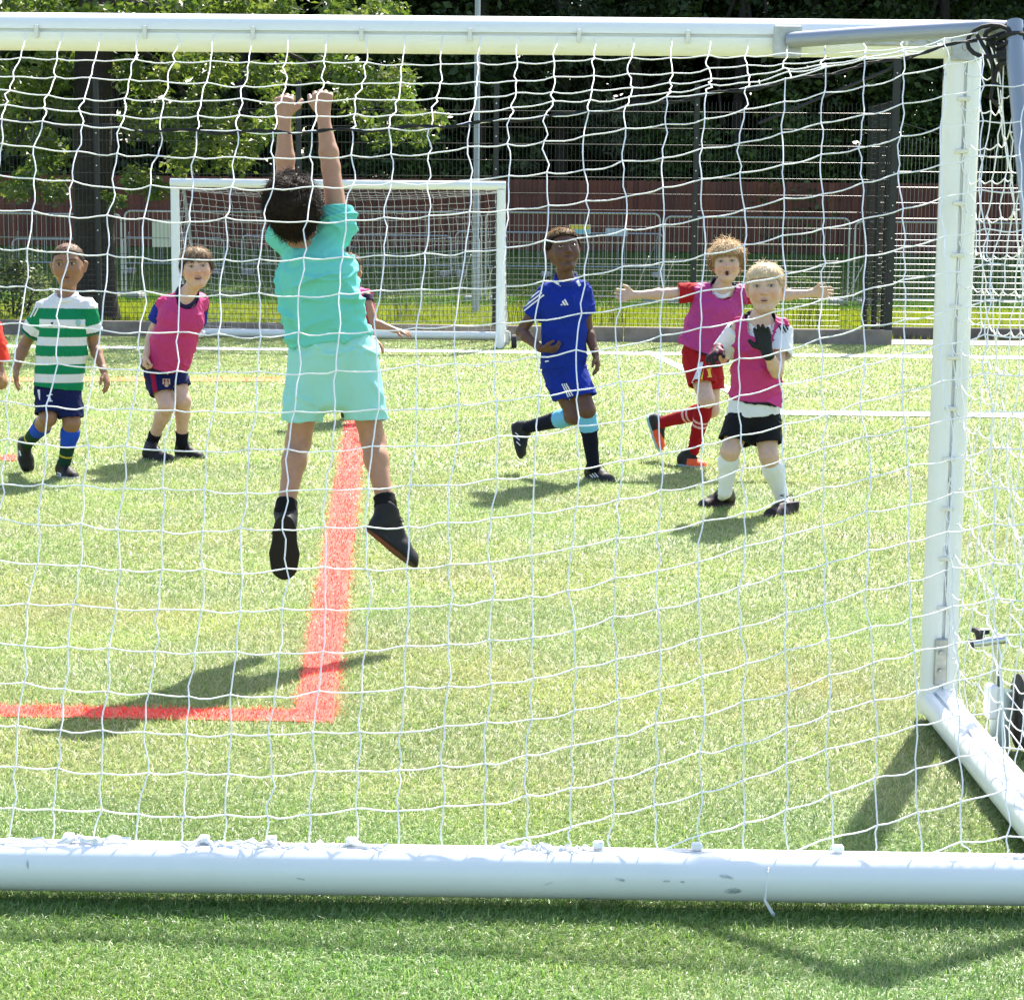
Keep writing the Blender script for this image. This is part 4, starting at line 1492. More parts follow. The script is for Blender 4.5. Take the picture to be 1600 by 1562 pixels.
def eyes(parent, c, R, s, gaze, iris):
    for sx in (-1, 1):
        o = A(c) + R @ (np.array((sx * .031, .0785, .0115)) * s)
        nu, nv = 20, 12
        vs_, cs = [], []
        rad = np.array((.0128, .0080, .0058)) * s
        gd = unit(np.array((gaze[0], 1.0, gaze[1])))
        for j in range(nv + 1):
            th = math.pi * j / nv
            for i in range(nu):
                ph = 2 * math.pi * i / nu
                d = np.array((math.sin(th) * math.cos(ph), math.cos(th), math.sin(th) * math.sin(ph)))
                vs_.append(o + R @ (d * rad))
                # angular distance in eye space on a round eyeball
                px_, pz_ = d[0] * 1.0 - gd[0] * .7, d[2] * .55 - gd[2] * .5
                a = math.hypot(px_, pz_)
                cs.append((.008, .007, .007) if a < .24 else (iris if a < .52 else (.40, .37, .35)))
        f = [(j * nu + i, j * nu + (i + 1) % nu, (j + 1) * nu + (i + 1) % nu, (j + 1) * nu + i) for j in range(nv) for i in range(nu)]
        link('eye', mk_mesh('eye', np.array(vs_), np.array(f), smooth=True, cols=np.array(cs)), m_eye, parent)

def hair(parent, c, R, s, spec):
    """cap of hair with loose strands. spec: col, col2, thick, line(front hairline z), side, back, n, len, curl, fringe"""
    r = np.random.default_rng(spec.get('seed', 1))
    th = spec['thick']
    W = lambda x, y, z: A(c) + R @ (np.array((x, y, z)) * s)
    cc = A(c)
    F = Field(cc - .17 * s, cc + .17 * s, .0036 * s)
    F.apply(ell(W(0, -.014, .028), R, np.array((.073 + th, .090 + th, .078 + th * 1.15)) * s), .01)
    F.apply(ell(W(0, .022, .030), R, np.array((.064 + th * .8, .056 + th * .8, .062 + th)) * s), .02)
    if spec.get('nape'):
        F.apply(ell(W(0, -.05, -.03), R, np.array((.055, .045, .05)) * s), .02)
    X, Y, Z = F.ax[0][:, None, None] - cc[0], F.ax[1][None, :, None] - cc[1], F.ax[2][None, None, :] - cc[2]
    lx = (X * R[0, 0] + Y * R[1, 0] + Z * R[2, 0]) / s
    ly = (X * R[0, 1] + Y * R[1, 1] + Z * R[2, 1]) / s
    lz = (X * R[0, 2] + Y * R[1, 2] + Z * R[2, 2]) / s
    # hairline: height of the lower edge as a function of how far forward
    line, side, back = spec['line'], spec['side'], spec['back']
    t = np.clip((ly + .03) / .09, 0, 1)
    t2 = np.clip((ly + .085) / .05, 0, 1)
    lower = back + (side - back) * t2
    front = np.clip((ly - .012 - .9 * np.clip(np.abs(lx) - .038, 0, .03)) / .022, 0, 1)
    zz = line + spec.get('dip', 0) * np.sin(lx * 160 + 1.0) + spec.get('arch', .25) * -(lx ** 2) * 8
    lower = lower + (zz - lower) * front
    d = (lower - lz) * s
    F.a = np.maximum(F.a, d.astype(np.float32) * .8)
    v, f = F.mesh()
    n = vnormals(v, f)
    L = (v - cc) @ R / s
    amp = spec.get('lump', .004)
    bump = sines(L, spec.get('lf', 90), 5) * amp * s + sines(L, 240, 6) * amp * .5 * s
    v = v + n * bump[:, None]
    c1, c2 = np.array(spec['col']), np.array(spec['col2'])
    w = np.clip(.5 + .9 * sines(L, 150, 8, aniso=(1, 1, .35)), 0, 1)[:, None]
    col = c1 * (1 - w) + c2 * w
    if spec.get('top'):  # lighter top: sunlight on the hair put into its colour
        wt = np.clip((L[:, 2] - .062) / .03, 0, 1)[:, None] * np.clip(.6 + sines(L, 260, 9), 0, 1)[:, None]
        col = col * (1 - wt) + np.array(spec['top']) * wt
    V_, F_, C_ = [v], [f], [col]
    N = spec.get('n', 700)
    if N:
        k = r.integers(0, len(v), N)
        p0 = v[k]
        nn = n[k]; Lk = L[k]
        # comb: outwards and down from the crown
        crown = np.array((.0, -.04, .1))
        flow = Lk - crown; flow[:, 2] -= .06
        flow = flow @ R.T
        flow = flow - nn * np.sum(flow * nn, 1, keepdims=True) * .8
        flow /= np.linalg.norm(flow, axis=1, keepdims=True) + 1e-9
        ln = spec.get('len', .03) * s * r.uniform(.5, 1.3, N)
        lift = spec.get('lift', .35)
        ln = ln * np.where((Lk[:, 1] > .025) & (Lk[:, 2] < .075), .40, 1.0) * np.where((Lk[:, 2] < .01) & (Lk[:, 1] > -.05), .5, 1.0)
        rnd = r.normal(size=(N, 3)) * spec.get('rand', .35)
        cr_ = np.exp(-np.sum((Lk - crown) ** 2, 1) / .0022)[:, None]
        d0 = flow * (1 - .5 * cr_) + nn * (lift + .35 * cr_) + rnd * (1 + 1.2 * cr_)
        d0 /= np.linalg.norm(d0, axis=1, keepdims=True)
        side_ = np.cross(d0, nn)
        cv = spec.get('curl', .3)
        cs = r.normal(size=N) * cv
        m = 6
        pts = []
        pos = p0 - nn * .003
        dr = d0
        for j in range(m):
            pts.append(pos.copy())
            pos = pos + dr * (ln / (m - 1))[:, None]
            dr = dr + side_ * (cs * .6)[:, None] + np.array((0, 0, -.10)) - nn * .06
            dr /= np.linalg.norm(dr, axis=1, keepdims=True)
        pts = np.stack(pts, 1)
        ww = spec.get('w', .0016) * s
        rad = ww * np.array([1, 1, .95, .8, .55, .2])
        sc_ = c1 + (c2 - c1) * r.random((N, 1))
        if spec.get('top'):  # same sunlit tone on the loose strands
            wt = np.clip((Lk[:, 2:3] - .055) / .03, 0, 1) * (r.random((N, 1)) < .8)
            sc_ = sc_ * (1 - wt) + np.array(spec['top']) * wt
        sv, sf, scol = strands(pts, rad, 4, sc_)
        F_.append(sf + len(v)); V_.append(sv); C_.append(scol)
    if spec.get('locks'):
        # thick locks of a fringe hanging on the forehead: (x, z0, z1, w)
        nb = sum(len(q) for q in V_)
        pol, rd = [], []
        for (x0, z0, x1, z1, wd) in spec['locks']:
            for q in range(9):
                a = np.array((x0 + r.normal(0, wd * .5), .074 + th - abs(x0) * .45 + r.uniform(-.004, .004), z0)); b = np.array((x1 + r.normal(0, wd * .25), .083 + th * .4 - abs(x1) * .5, z1 + r.uniform(0, .008)))
                tt = np.linspace(0, 1, 6)[:, None]
                pp_ = a * (1 - tt) + b * tt; pp_[:, 1] += .008 * np.sin(np.pi * tt[:, 0])
                pol.append(cc + (pp_ * s) @ R.T); rd.append(1)
        sc_ = c1 + (c2 - c1) * r.random((len(pol), 1))
        sv, sf, scol = strands(np.array(pol), .0034 * s * np.array([1, 1, 1, .9, .7, .3]), 4, sc_)
        V_.append(sv); F_.append(sf + nb); C_.append(scol)
    link('hair', mk_mesh('hair', np.concatenate(V_), np.concatenate(F_), smooth=True, cols=np.concatenate(C_)), m_hair, parent)

def shoe(parent, ankle, heel, toe, up, col, sole, accent=None, sc=1.0, h=.0036, lace=None, sole_h=.016):
    """heel and toe: points under the sole; up: away from the sole"""
    heel, toe, up, ankle = A(heel), A(toe), unit(A(up)), A(ankle)
    fw = toe - heel; Ls = np.linalg.norm(fw); fw /= Ls
    up = unit(up - fw * (up @ fw)); sd = np.cross(fw, up)
    lo = np.minimum(np.minimum(heel, toe), ankle) - .08; hi = np.maximum(np.maximum(heel, toe), ankle) + .08
    F = Field(lo, hi, h)
    Wp = lambda a, b, u: heel + fw * Ls * a + sd * b + up * u
    F.apply(econe(Wp(.13, 0, .030), Wp(.62, 0, .027), sd, (.030 * sc, .032), (.038 * sc, .027)), .012)
    F.apply(econe(Wp(.60, 0, .028), Wp(.84, -.0, .023), sd, (.039 * sc, .028), (.033 * sc, .022)), .012)
    F.apply(cone(Wp(.15, 0, .05), ankle * .7 + Wp(.18, 0, .075) * .3, .034 * sc, .037 * sc), .015)
    F.apply(cone(ankle * .8 + Wp(.2, 0, .08) * .2, Wp(.42, 0, .058), .034 * sc, .026 * sc), .015)
    F.apply(cone(Wp(.24, 0, .058), Wp(.60, 0, .044), .027 * sc, .020 * sc), .015)
    # sole plate, a little proud
    Rs = np.stack([fw, sd, up], 1)
    F.apply(ell(Wp(.20, 0, .006), Rs, (.21 * Ls, .035 * sc, .020)), .006)
    F.apply(ell(Wp(.68, 0, .006), Rs, (.33 * Ls, .044 * sc, .018)), .02)
    F.apply(econe(Wp(.25, 0, .007), Wp(.60, 0, .007), sd, (.028 * sc, .010), (.034 * sc, .010)), .01)
    F.plane_cut(Wp(0, 0, 0), -up)
    F.plane_cut(ankle + up * .012, up)
    F.apply(cone(ankle - up * .01, ankle + up * .05, .025 * sc, .03 * sc), .003, True)
    v, f = F.mesh()
    v = laplace(v, f, 1, .4)
    L = v - heel
    zz = L @ up; xx = L @ fw / Ls; yy = L @ sd
    cl = np.tile(np.array(col), (len(v), 1)).astype(float)
    cl[zz < sole_h] = sole
    if accent is not None:
        accent(cl, xx, yy, zz)
    o = link('shoe', mk_mesh('shoe', v, f, smooth=True, cols=cl), m_shoe, parent)
    if lace is not None:
        mb = MB()
        for k in range(4):
            a = .34 + .075 * k
            hgt = .083 - .0135 * k
            mb.tube([Vector(Wp(a, -.020, hgt - .012)), Vector(Wp(a + .01, 0, hgt + .0025)), Vector(Wp(a + .02, .020, hgt - .012))], .0028, 5)
        mb.tube([Vector(Wp(.33, 0, .085)), Vector(Wp(.31, .02, .098)), Vector(Wp(.36, .036, .09)), Vector(Wp(.33, .003, .086))], .0025, 5)
        mb.tube([Vector(Wp(.33, 0, .085)), Vector(Wp(.30, -.02, .1)), Vector(Wp(.36, -.04, .085)), Vector(Wp(.40, -.05, .07))], .0025, 5)
        link('laces', mb.mesh('laces', True), mark_mat(lace), o)
    return o

def garment(name, parent, F, mtr, colfn, wr=(0, 60, 1), smooth=2, aniso=None):
    v, f = F.mesh()
    v = laplace(v, f, smooth, .5)
    n = vnormals(v, f)
    amp, fq, sd_ = wr
    if amp:
        w = sines(v, fq, sd_, 5, aniso); w2 = sines(v, fq * 2.1, sd_ + 50, 4, aniso)
        v = v + n * (amp * (.35 * w + .25 * w2 + 1.15 * folds(v, fq * 1.05, sd_ + 5, 4, aniso)))[:, None]
    me = mk_mesh(name, v, f, smooth=True, cols=colfn(v) if callable(colfn) else np.tile(np.array(colfn), (len(v), 1)))
    return link(name, me, mtr, parent)
def person(label, S):
    d = S['d']
    J = {k: A(P(x, y, d + dy)) for k, (x, y, dy) in S['J'].items()}
    q = S.get('q', 1.0)
    h = S.get('h', .0042)
    root = empty('person', V(J['pel'][0], d, 0), label, 'person')
    hx, hy, hp, yw, pt, rl = S['head']
    hc = A(P(hx, hy, d + S.get('hdy', 0)))
    hs = hp * d / FPX / .205
    R = head_frame(R_(yw), R_(pt), R_(rl))
    side = unit(J['shR'] - J['shL'])
    hside = unit(J['hipR'] - J['hipL'])
    axis = unit(J['neck'] - J['pel'])
    front = unit(np.cross(side, axis)) * S.get('face', 1)
    allp = np.array(list(J.values()) + [hc])
    lo, hi = allp.min(0) - .2, allp.max(0) + .2
    # ---------------------------------------------------------------- body
    F = Field(lo, hi, h)
    bw = S.get('bw', .098) * q
    F.apply(econe(J['pel'], J['chest'], hside, (bw * .95, .070 * q), (bw, .072 * q)), .02)
    F.apply(econe(J['chest'], J['neck'], side, (bw * 1.0, .066 * q), (.045 * q, .042 * q)), .03)
    F.apply(cone(J['neck'] - axis * .02, hc - R[:, 2] * .05 * hs - R[:, 1] * .012 * hs, .042 * q, .040 * hs), .02)
    if S.get('headless') is None:
        head(F, hc, R, hs, S.get('mouth', 'closed'), S.get('faceW', 1.0))
    for sd_ in 'LR':
        sh, el, wr = J['sh' + sd_], J['el' + sd_], J['wr' + sd_]
        F.apply(cone(sh, J['chest'] * .35 + J['neck'] * .65, .040 * q, .045 * q), .03)
        F.apply(cone(sh, el, .038 * q, .030 * q), .02)
        m1 = el + (wr - el) * .28
        F.apply(cone(el, m1, .030 * q, .0315 * q), .012)
        F.apply(cone(m1, wr, .0315 * q, .0195 * q), .012)
        H = S.get('hand' + sd_)
        if H:
            hand(F, wr, H['fd'], H['pn'], H['ts'], H.get('curl', .3), H.get('spread', .1), sc=H.get('sc', 1.0), thumb=H.get('thumb', 1.0))
        hip, kn, an = J['hip' + sd_], J['kn' + sd_], J['an' + sd_]
        lg = S.get('leg', 1.0) * q
        F.apply(cone(hip, kn, .066 * lg, .045 * lg), .02)
        bk = -front
        cf = unit(an - kn)
        bk = bk - cf * (bk @ cf); bk = unit(bk)
        m1 = kn + (an - kn) * .3 + bk * .010
        F.apply(cone(kn, m1, .043 * lg, .043 * lg), .02)
        F.apply(cone(m1, an, .043 * lg, .0265 * q), .02)
        F.apply(cone(kn - bk * .012, kn - bk * .012 + cf * .01, .034 * lg, .034 * lg), .02)
        if S.get('ft' + sd_):
            hl, to, up = [A(x) for x in S['ft' + sd_]]
            F.apply(cone(an, hl + (to - hl) * .35 + unit(up) * .035, .022, .014), .012)
    v, f = F.mesh()
    v = laplace(v, f, 1, .35)
    skin = S['skin']
    col = face_colors(v, hc, R, hs, skin, S['lip'], S['brow'], S.get('mouth', 'closed'), S.get('blush', .5))
    rn = np.random.default_rng(3)
    col *= (1 + .05 * sines(v, 60, 4))[:, None]
    # knees, elbows and knuckles a little redder
    for k in ('knL', 'knR', 'elL', 'elR'):
        w = np.exp(-np.sum((v - J[k]) ** 2, 1) / .0016)[:, None] * .35 * S.get('blush', .5)
        col = col * (1 - w) + np.array((skin[0], skin[1] * .75, skin[2] * .7)) * w
    link('body', mk_mesh('body', v, f, smooth=True, cols=col), m_skin, root)
    if S.get('headless') is None:
        eyes(root, hc, R, hs, S.get('gaze', (0, 0)), S.get('iris', (.06, .03, .015)))
    if S.get('hair'):
        hair(root, hc, R, hs, S['hair'])
    out = {'root': root, 'J': J}
    # ---------------------------------------------------------------- shirt
    def torso(F, g, o):
        hem = J['pel'] + axis * g['hem']
        mid = J['pel'] * .45 + J['chest'] * .55
        hw, cw = g['hw'], g['cw']
        mw = g.get('mw', tuple((a + b) / 2 for a, b in zip(hw, cw)))
        F.apply(econe(hem - axis * .04, mid, hside * .6 + side * .4, (hw[0] + max(o, 0), hw[1] + max(o, 0)), (mw[0] + o, mw[1] + o)), .02)
        F.apply(econe(mid, J['chest'], side, (mw[0] + o, mw[1] + o), (cw[0] + o, cw[1] + o)), .02)
        tl = g.get('tl', .0)
        F.apply(econe(J['chest'], J['neck'] - axis * tl, side, (cw[0] + o, cw[1] + o), (.062 + o, .050 + o)), .035)
        for sd_ in 'LR':
            F.apply(cone(J['sh' + sd_], J['chest'] * .3 + J['neck'] * .7 - axis * .01, g.get('shr', .050) + o, .045 + o), .03)
    def neck_cut(F, r, drop, o=0):
        nb = J['neck'] + front * .006
        F.apply(econe(nb - axis * drop + front * drop * .6, nb + axis * .10, side, (r, r * .92), (r * 1.1, r)), .004, True)
    g = S.get('shirt')
    if g:
        F = Field(lo, hi, g.get('h', h))
        torso(F, g, -.012 if S.get('bib') else 0)
        ends = []
        for sd_ in 'LR':
            sh, el = J['sh' + sd_], J['el' + sd_]
            t = g.get('sl' + sd_, g['sl'])
            e = sh + (el - sh) * t
            ax = unit(el - sh)
            r0, r1 = g['sr']
            F.apply(econe(sh, e, np.cross(ax, front) + 1e-3, (r0, r0), (r1, r1), flat=True), g.get('sk', .018))
            F.apply(cone(e - ax * .03, e + ax * .06, r1 - .012, r1 - .009), .002, True)
            ends.append((sd_, sh, e, ax, r1))
        hem = J['pel'] + axis * g['hem']
        F.plane_cut(hem, -axis + np.array(g.get('hemtilt', (0, 0, 0))))
        neck_cut(F, g.get('nr', .052), g.get('nd', .012))
        cf = g['col']
        if callable(cf):
            fn = lambda vv: cf(vv, J, ends, axis, side, front)
        else:
            fn = cf
        out['shirt'] = garment('shirt', root, F, m_cloth, fn, (g.get('amp', .004), g.get('fq', 100), g.get('seed', 2)), aniso=g.get('aniso'))
    cl_ = S.get('collar')
    if cl_:
        mb = MB()
        for dz, rr_ in ((0, .0085), (-.010, .0080)):
            pts = []
            for i in range(25):
                a = i / 24 * 2 * math.pi
                fr_ = max(0, math.sin(a))
                pts.append(Vector(J['neck'] + side * (math.cos(a) * (cl_[2] - dz * .4)) + front * (math.sin(a) * (cl_[2] - dz * .4) + .012) - axis * (cl_[3] - dz + cl_[1] * fr_ - .008 * max(0, -math.sin(a)))))
            mb.tube(pts, rr_, 7, cap=False)
        out['collar'] = mb.build('collar', mark_mat(cl_[0]), root)
    # ---------------------------------------------------------------- bib
    b = S.get('bib')
    if b:
        F = Field(lo, hi, h)
        torso(F, b, .008)
        for sd_ in 'LR':
            sh, el = J['sh' + sd_], J['el' + sd_]
            ax = unit(el - sh)
            ot = unit((sh - J['chest']) - axis * ((sh - J['chest']) @ axis))
            F.apply(cone(sh + ot * b.get('ao', .030), sh + ot * .12 - axis * b.get('ad', .09), b.get('ar', .062), b.get('ar', .062) + .02), .006, True)
        F.plane_cut(J['pel'] + axis * b['hem'], -axis + np.array(b.get('hemtilt', (0, 0, 0))))
        neck_cut(F, b.get('nr', .064), b.get('nd', .045))
        # hollow the bottom so the hem is thin cloth
        hem = J['pel'] + axis * b['hem']
        trim = b.get('trim')
        def bcol(vv):
            c = np.tile(np.array(b['col']), (len(vv), 1)).astype(float)
            if trim is not None:
                s_ = (vv - hem) @ axis
                c[s_ < .012] = trim
                nb = J['neck'] + front * .006
                dn = np.linalg.norm((vv - nb) - np.outer((vv - nb) @ axis, axis), axis=1)
                dd = vv - (J['neck'] - axis * .01 + front * .03)
                e = (dn < b.get('nr', .064) + .012) & ((vv - J['chest']) @ axis > .02)
                c[e] = trim
            return c
        out['bib'] = garment('bib', root, F, m_bib, bcol, (b.get('amp', .0045), b.get('fq', 90), b.get('seed', 7)))
    # ---------------------------------------------------------------- shorts
    g = S.get('shorts')
    if g:
        F = Field(lo, hi, h)
        w = g['w']
        F.apply(econe(J['pel'] + axis * .05, J['pel'] - axis * .02, hside, (w[0] * .88, w[1] * .9), w), .02)
        for sd_ in 'LR':
            hip, kn = J['hip' + sd_], J['kn' + sd_]
            ax = unit(kn - hip)
            t = g.get('t' + sd_, g['t'])
            e = hip + (kn - hip) * t
            r0, r1 = g['r']
            cv = unit(ax * (1 - g.get('lev', .4)) + np.array((0, 0, -1.0)) * g.get('lev', .4))
            Fl = Field(lo, hi, h)
            Fl.apply(econe(hip - ax * .02, e + ax * .05, hside, (r0, r0 * 1.02), (r1, r1 * 1.05), flat=True), .016)
            Fl.plane_cut(e, cv)
            Fl.apply(cone(e - ax * .012, e + ax * .06, r1 - .013, r1 - .010), .002, True)
            kk = .016
            hh = np.clip(.5 + .5 * (F.a - Fl.a) / kk, 0, 1)
            F.a = F.a * (1 - hh) + Fl.a * hh - kk * hh * (1 - hh)
        if g.get('crotch'):
            F.apply(econe(J['pel'], A(P(g['crotch'][0], g['crotch'][1], d)), hside, (.11, .085), (.042, .062)), .03)
        F.plane_cut(J['pel'] + axis * g.get('top', .10), axis)
        cf = g['col']
        fn = (lambda vv: cf(vv, J, axis, hside, front)) if callable(cf) else cf
        out['shorts'] = garment('shorts', root, F, m_cloth, fn, (g.get('amp', .0045), g.get('fq', 90), g.get('seed', 12)))
    # ---------------------------------------------------------------- socks and shoes
    for sd_ in 'LR':
        k = S.get('sock')
        kn, an = J['kn' + sd_], J['an' + sd_]
        if k:
            F = Field(np.minimum(kn, an) - .12, np.maximum(kn, an) + .12, h)
            cf = unit(an - kn); bk = unit(-front - cf * (-front @ cf))
            m1 = kn + (an - kn) * .3 + bk * .010
            o = k.get('o', .005)
            F.apply(cone(kn, m1, .043 * q + o, .043 * q + o), .02)
            F.apply(cone(m1, an, .043 * q + o, .0275 * q + o), .02)
            if S.get('ft' + sd_):
                hl, to, up = [A(x) for x in S['ft' + sd_]]
                F.apply(cone(an, hl + (to - hl) * .36 + unit(up) * .045, .028 + o, .024), .012)
            top = kn + (an - kn) * k.get('t' + sd_, k['t'])
            F.plane_cut(top, -cf)
            cfn = k['col']
            fn = (lambda vv, kn=kn, an=an: cfn(((vv - kn) @ unit(an - kn)) / np.linalg.norm(an - kn), sd_)) if callable(cfn) else cfn
            garment('sock', root, F, m_sock, fn, (.0016, 110, 5), 1)
        if S.get('ft' + sd_):
            hl, to, up = S['ft' + sd_]
            kw = dict(S.get('shoe', {}))
            out['shoe' + sd_] = shoe(root, an, hl, to, up, h=h * .85, **kw)
        gl = S.get('glove' + sd_)
        if gl:
            wr = J['wr' + sd_]; H = S['hand' + sd_]
            F = Field(wr - .2, wr + .2, .0036)
            hand(F, wr, H['fd'], H['pn'], H['ts'], H.get('curl', .3), H.get('spread', .1), .004, 1.32, H.get('sc', 1.0) * 1.04, H.get('thumb', 1.0))
            ax = unit(J['el' + sd_] - wr)
            F.apply(cone(wr + ax * .005, wr + ax * .028, .028, .029), .006)
            v, f = F.mesh()
            c = np.tile(np.array(gl['col']), (len(v), 1)).astype(float)
            if gl.get('col2') is not None:
                wv = (sines(v, 130, 3) > .15)
                c[wv] = gl['col2']
            link('glove', mk_mesh('glove', laplace(v, f, 1, .4), f, smooth=True, cols=c), m_shoe, root)
    return out

def marks(out, part, name, quads, col, n=8, m=4, off=.003, oval=False):
    bv = bvh_of(out[part].data)
    for i, qd in enumerate(quads):
        decal(name, bv, qd, mark_mat(col), out[part], n, m, off, oval)

def bar(x0, y0, x1, y1, w):
    """stripe of width w between two pixels"""
    dx, dy = x1 - x0, y1 - y0
    l = math.hypot(dx, dy); nx_, ny_ = -dy / l * w / 2, dx / l * w / 2
    return ((x0 + nx_, y0 + ny_), (x1 + nx_, y1 + ny_), (x1 - nx_, y1 - ny_), (x0 - nx_, y0 - ny_))

UP = V(0, 0, 1)
SK_BROWN = dict(skin=(.30, .155, .085), lip=(.28, .10, .075), brow=(.03, .02, .014), blush=.35)
SK_DARK = dict(skin=(.115, .055, .034), lip=(.15, .065, .05), brow=(.012, .009, .008), blush=.2)
SK_FAIR = dict(skin=(.60, .385, .285), lip=(.50, .20, .16), brow=(.16, .09, .05), blush=.8)
SK_PALE = dict(skin=(.62, .41, .305), lip=(.50, .22, .18), brow=(.38, .27, .16), blush=.85)
SK_TAN = dict(skin=(.40, .215, .13), lip=(.38, .14, .11), brow=(.03, .02, .015), blush=.5)
BUZZ = dict(col=(.018, .013, .010), col2=(.05, .033, .022), thick=.004, line=.058, side=.008, back=-.035, n=900, len=.008, lift=1.2, rand=.4, w=.0013, lump=.0012, top=(.16, .10, .065))
PINK = (.58, .045, .21)
PINK2 = (.50, .05, .26)

# ---------------------------------------------------------------- boy in green and white hoops
dA = G(100, 747).y
GRN, GRND, WHT = (.005, .235, .10), (.008, .05, .035), (.78, .78, .80)
def hoop_col(v, J, ends, axis, side, front):
    c = np.tile(np.array(WHT), (len(v), 1)).astype(float)
    yz = lambda py: A(P(95, py, dA))[2]
    for (a, b) in ((481, 498), (511, 526), (539, 555), (568, 583), (596, 614)):
        c[(v[:, 2] < yz(a)) & (v[:, 2] > yz(b))] = GRN
    for (sd_, sh, e, ax, r1) in ends:
        L = np.linalg.norm(e - sh)
        t = ((v - sh) @ ax) / L
        dist = np.linalg.norm((v - sh) - np.outer((v - sh) @ ax, ax), axis=1)
        out_ = (v - J['chest']) @ side * (1 if sd_ == 'R' else -1)
        m = (t > .25) & (t < 1.2) & (dist < r1 * 1.3) & (out_ > .122)
        c[m] = WHT
        c[m & (t < .62)] = GRN
        c[m & (t > .9)] = GRND
        c[m & (t > .95)] = GRN
    dn = np.linalg.norm((v - J['neck'])[:, :2], axis=1)
    return c
S = dict(collar=((.74, .75, .77), .028, .051, .002), d=dA, head=(107, 416, 66, 4, 0, 3), mouth='part', gaze=(.15, .05), iris=(.035, .018, .01), **SK_BROWN,
    J=dict(neck=(104, 459, 0), chest=(101, 503, 0), pel=(91, 602, 0), shL=(71, 481, 0), shR=(136, 479, .0), elL=(38, 540, .06), wrL=(26, 573, -.02), elR=(147, 540, .05), wrR=(162, 579, -.05),
           hipL=(76, 612, 0), hipR=(106, 612, 0), knL=(75, 653, -.09), anL=(42, 692, .18), knR=(112, 660, -.05), anR=(101, 722, .02)),
    handL=dict(fd=(-.06, -.1, -1), pn=(1, .1, 0), ts=(.2, -1, 0), curl=.16, spread=.12), handR=dict(fd=(.3, -.1, -1), pn=(-1, .1, -.2), ts=(-.1, -1, 0), curl=.28, spread=.1),
    ftL=(P(33, 686, dA + .26), P(44, 739, dA + .20), V(.45, -.8, .05)), ftR=(G(92, 744), G(118, 750), UP),
    shoe=dict(col=(.012, .012, .013), sole=(.55, .55, .54), lace=(.02, .02, .02), sc=.92),
    hair=dict(BUZZ, top=(.30, .19, .125), line=.060),
    shirt=dict(col=hoop_col, hw=(.135, .098), cw=(.132, .095), mw=(.132, .094), hem=-.012, sl=.68, sr=(.054, .060), amp=.0035, nr=.055, nd=.012, h=.0038),
    shorts=dict(col=(.008, .014, .075), w=(.122, .088), r=(.073, .070), t=.86, top=.04),
    sock=dict(t=.16, tL=.3, o=.005, col=lambda t, s_: np.where((t < .55)[:, None], (.018, .075, .52), np.where(((t > .80) & (t < .84))[:, None], (.6, .45, .05), (.012, .05, .028)))))
oA = person('boy in a green and white hooped shirt and navy shorts jogging at the left', S)
marks(oA, 'shirt', 'sleeve_stripe', [bar(58, 476, 48, 496, 2.4), bar(64, 474, 53, 494, 2.4)], (.7, .7, .72), 5, 2)
marks(oA, 'shirt', 'collar_piece', [bar(70, 452, 81, 463, 5)], (.004, .13, .06), 5, 3)
marks(oA, 'shirt', 'badge', [((118, 499), (126, 499), (126, 510), (118, 510))], (.30, .50, .43), 8, 8, oval=True)
marks(oA, 'shirt', 'logo', [((77, 508), (86, 508), (85, 510), (76, 510)), ((80, 504), (83, 503), (83, 506.5), (80, 506.5))], (.01, .03, .025), 4, 2)
marks(oA, 'shorts', 'badge', [bar(76, 617, 79, 628, 3), bar(73, 619, 82, 616, 2), bar(75, 627, 82, 627, 1.6)], (.75, .75, .78), 3, 3)
marks(oA, 'shorts', 'side_panel', [((59, 609), (63, 609), (63, 626), (61, 622))], (.72, .72, .75), 3, 4)

marks(oA, 'shoeR', 'shoe_mark', [bar(90, 738, 96, 741, 2.2), bar(96, 741, 93, 746, 2)], (.7, .7, .7), 4, 3)
marks(oA, 'shoeL', 'shoe_mark', [bar(31, 704, 33, 712, 2.4)], (.7, .7, .7), 3, 3)
# ---------------------------------------------------------------- boy in pink bib over blue and claret
dB = G(268, 719).y
NAVY, CLAR, BLUE = (.010, .014, .075), (.20, .008, .05), (.012, .03, .26)
def barca_col(v, J, ends, axis, side, front):
    c = np.tile(np.array(BLUE), (len(v), 1)).astype(float)
    s_ = (v - J['pel']) @ axis
    c[s_ < .07] = NAVY
    fr = (v - J['chest']) @ front
    up = (v - J['neck']) @ axis
    c[(up > -.10) & ((v - J['chest']) @ side > -.06)] = CLAR
    c[(up > -.045) & ((v - J['chest']) @ side > -.06)] = NAVY
    return c
def barca_short(v, J, axis, hs_, front):
    c = np.tile(np.array(NAVY), (len(v), 1)).astype(float)
    w = (v - J['pel'])
    s_ = w @ hs_; u = w @ axis
    m = (np.abs(s_ + .055 + .14 * (u + .03)) < .016) & (u < .0) & (w @ front > 0)
    c[m] = (.35, .01, .05)
    return c
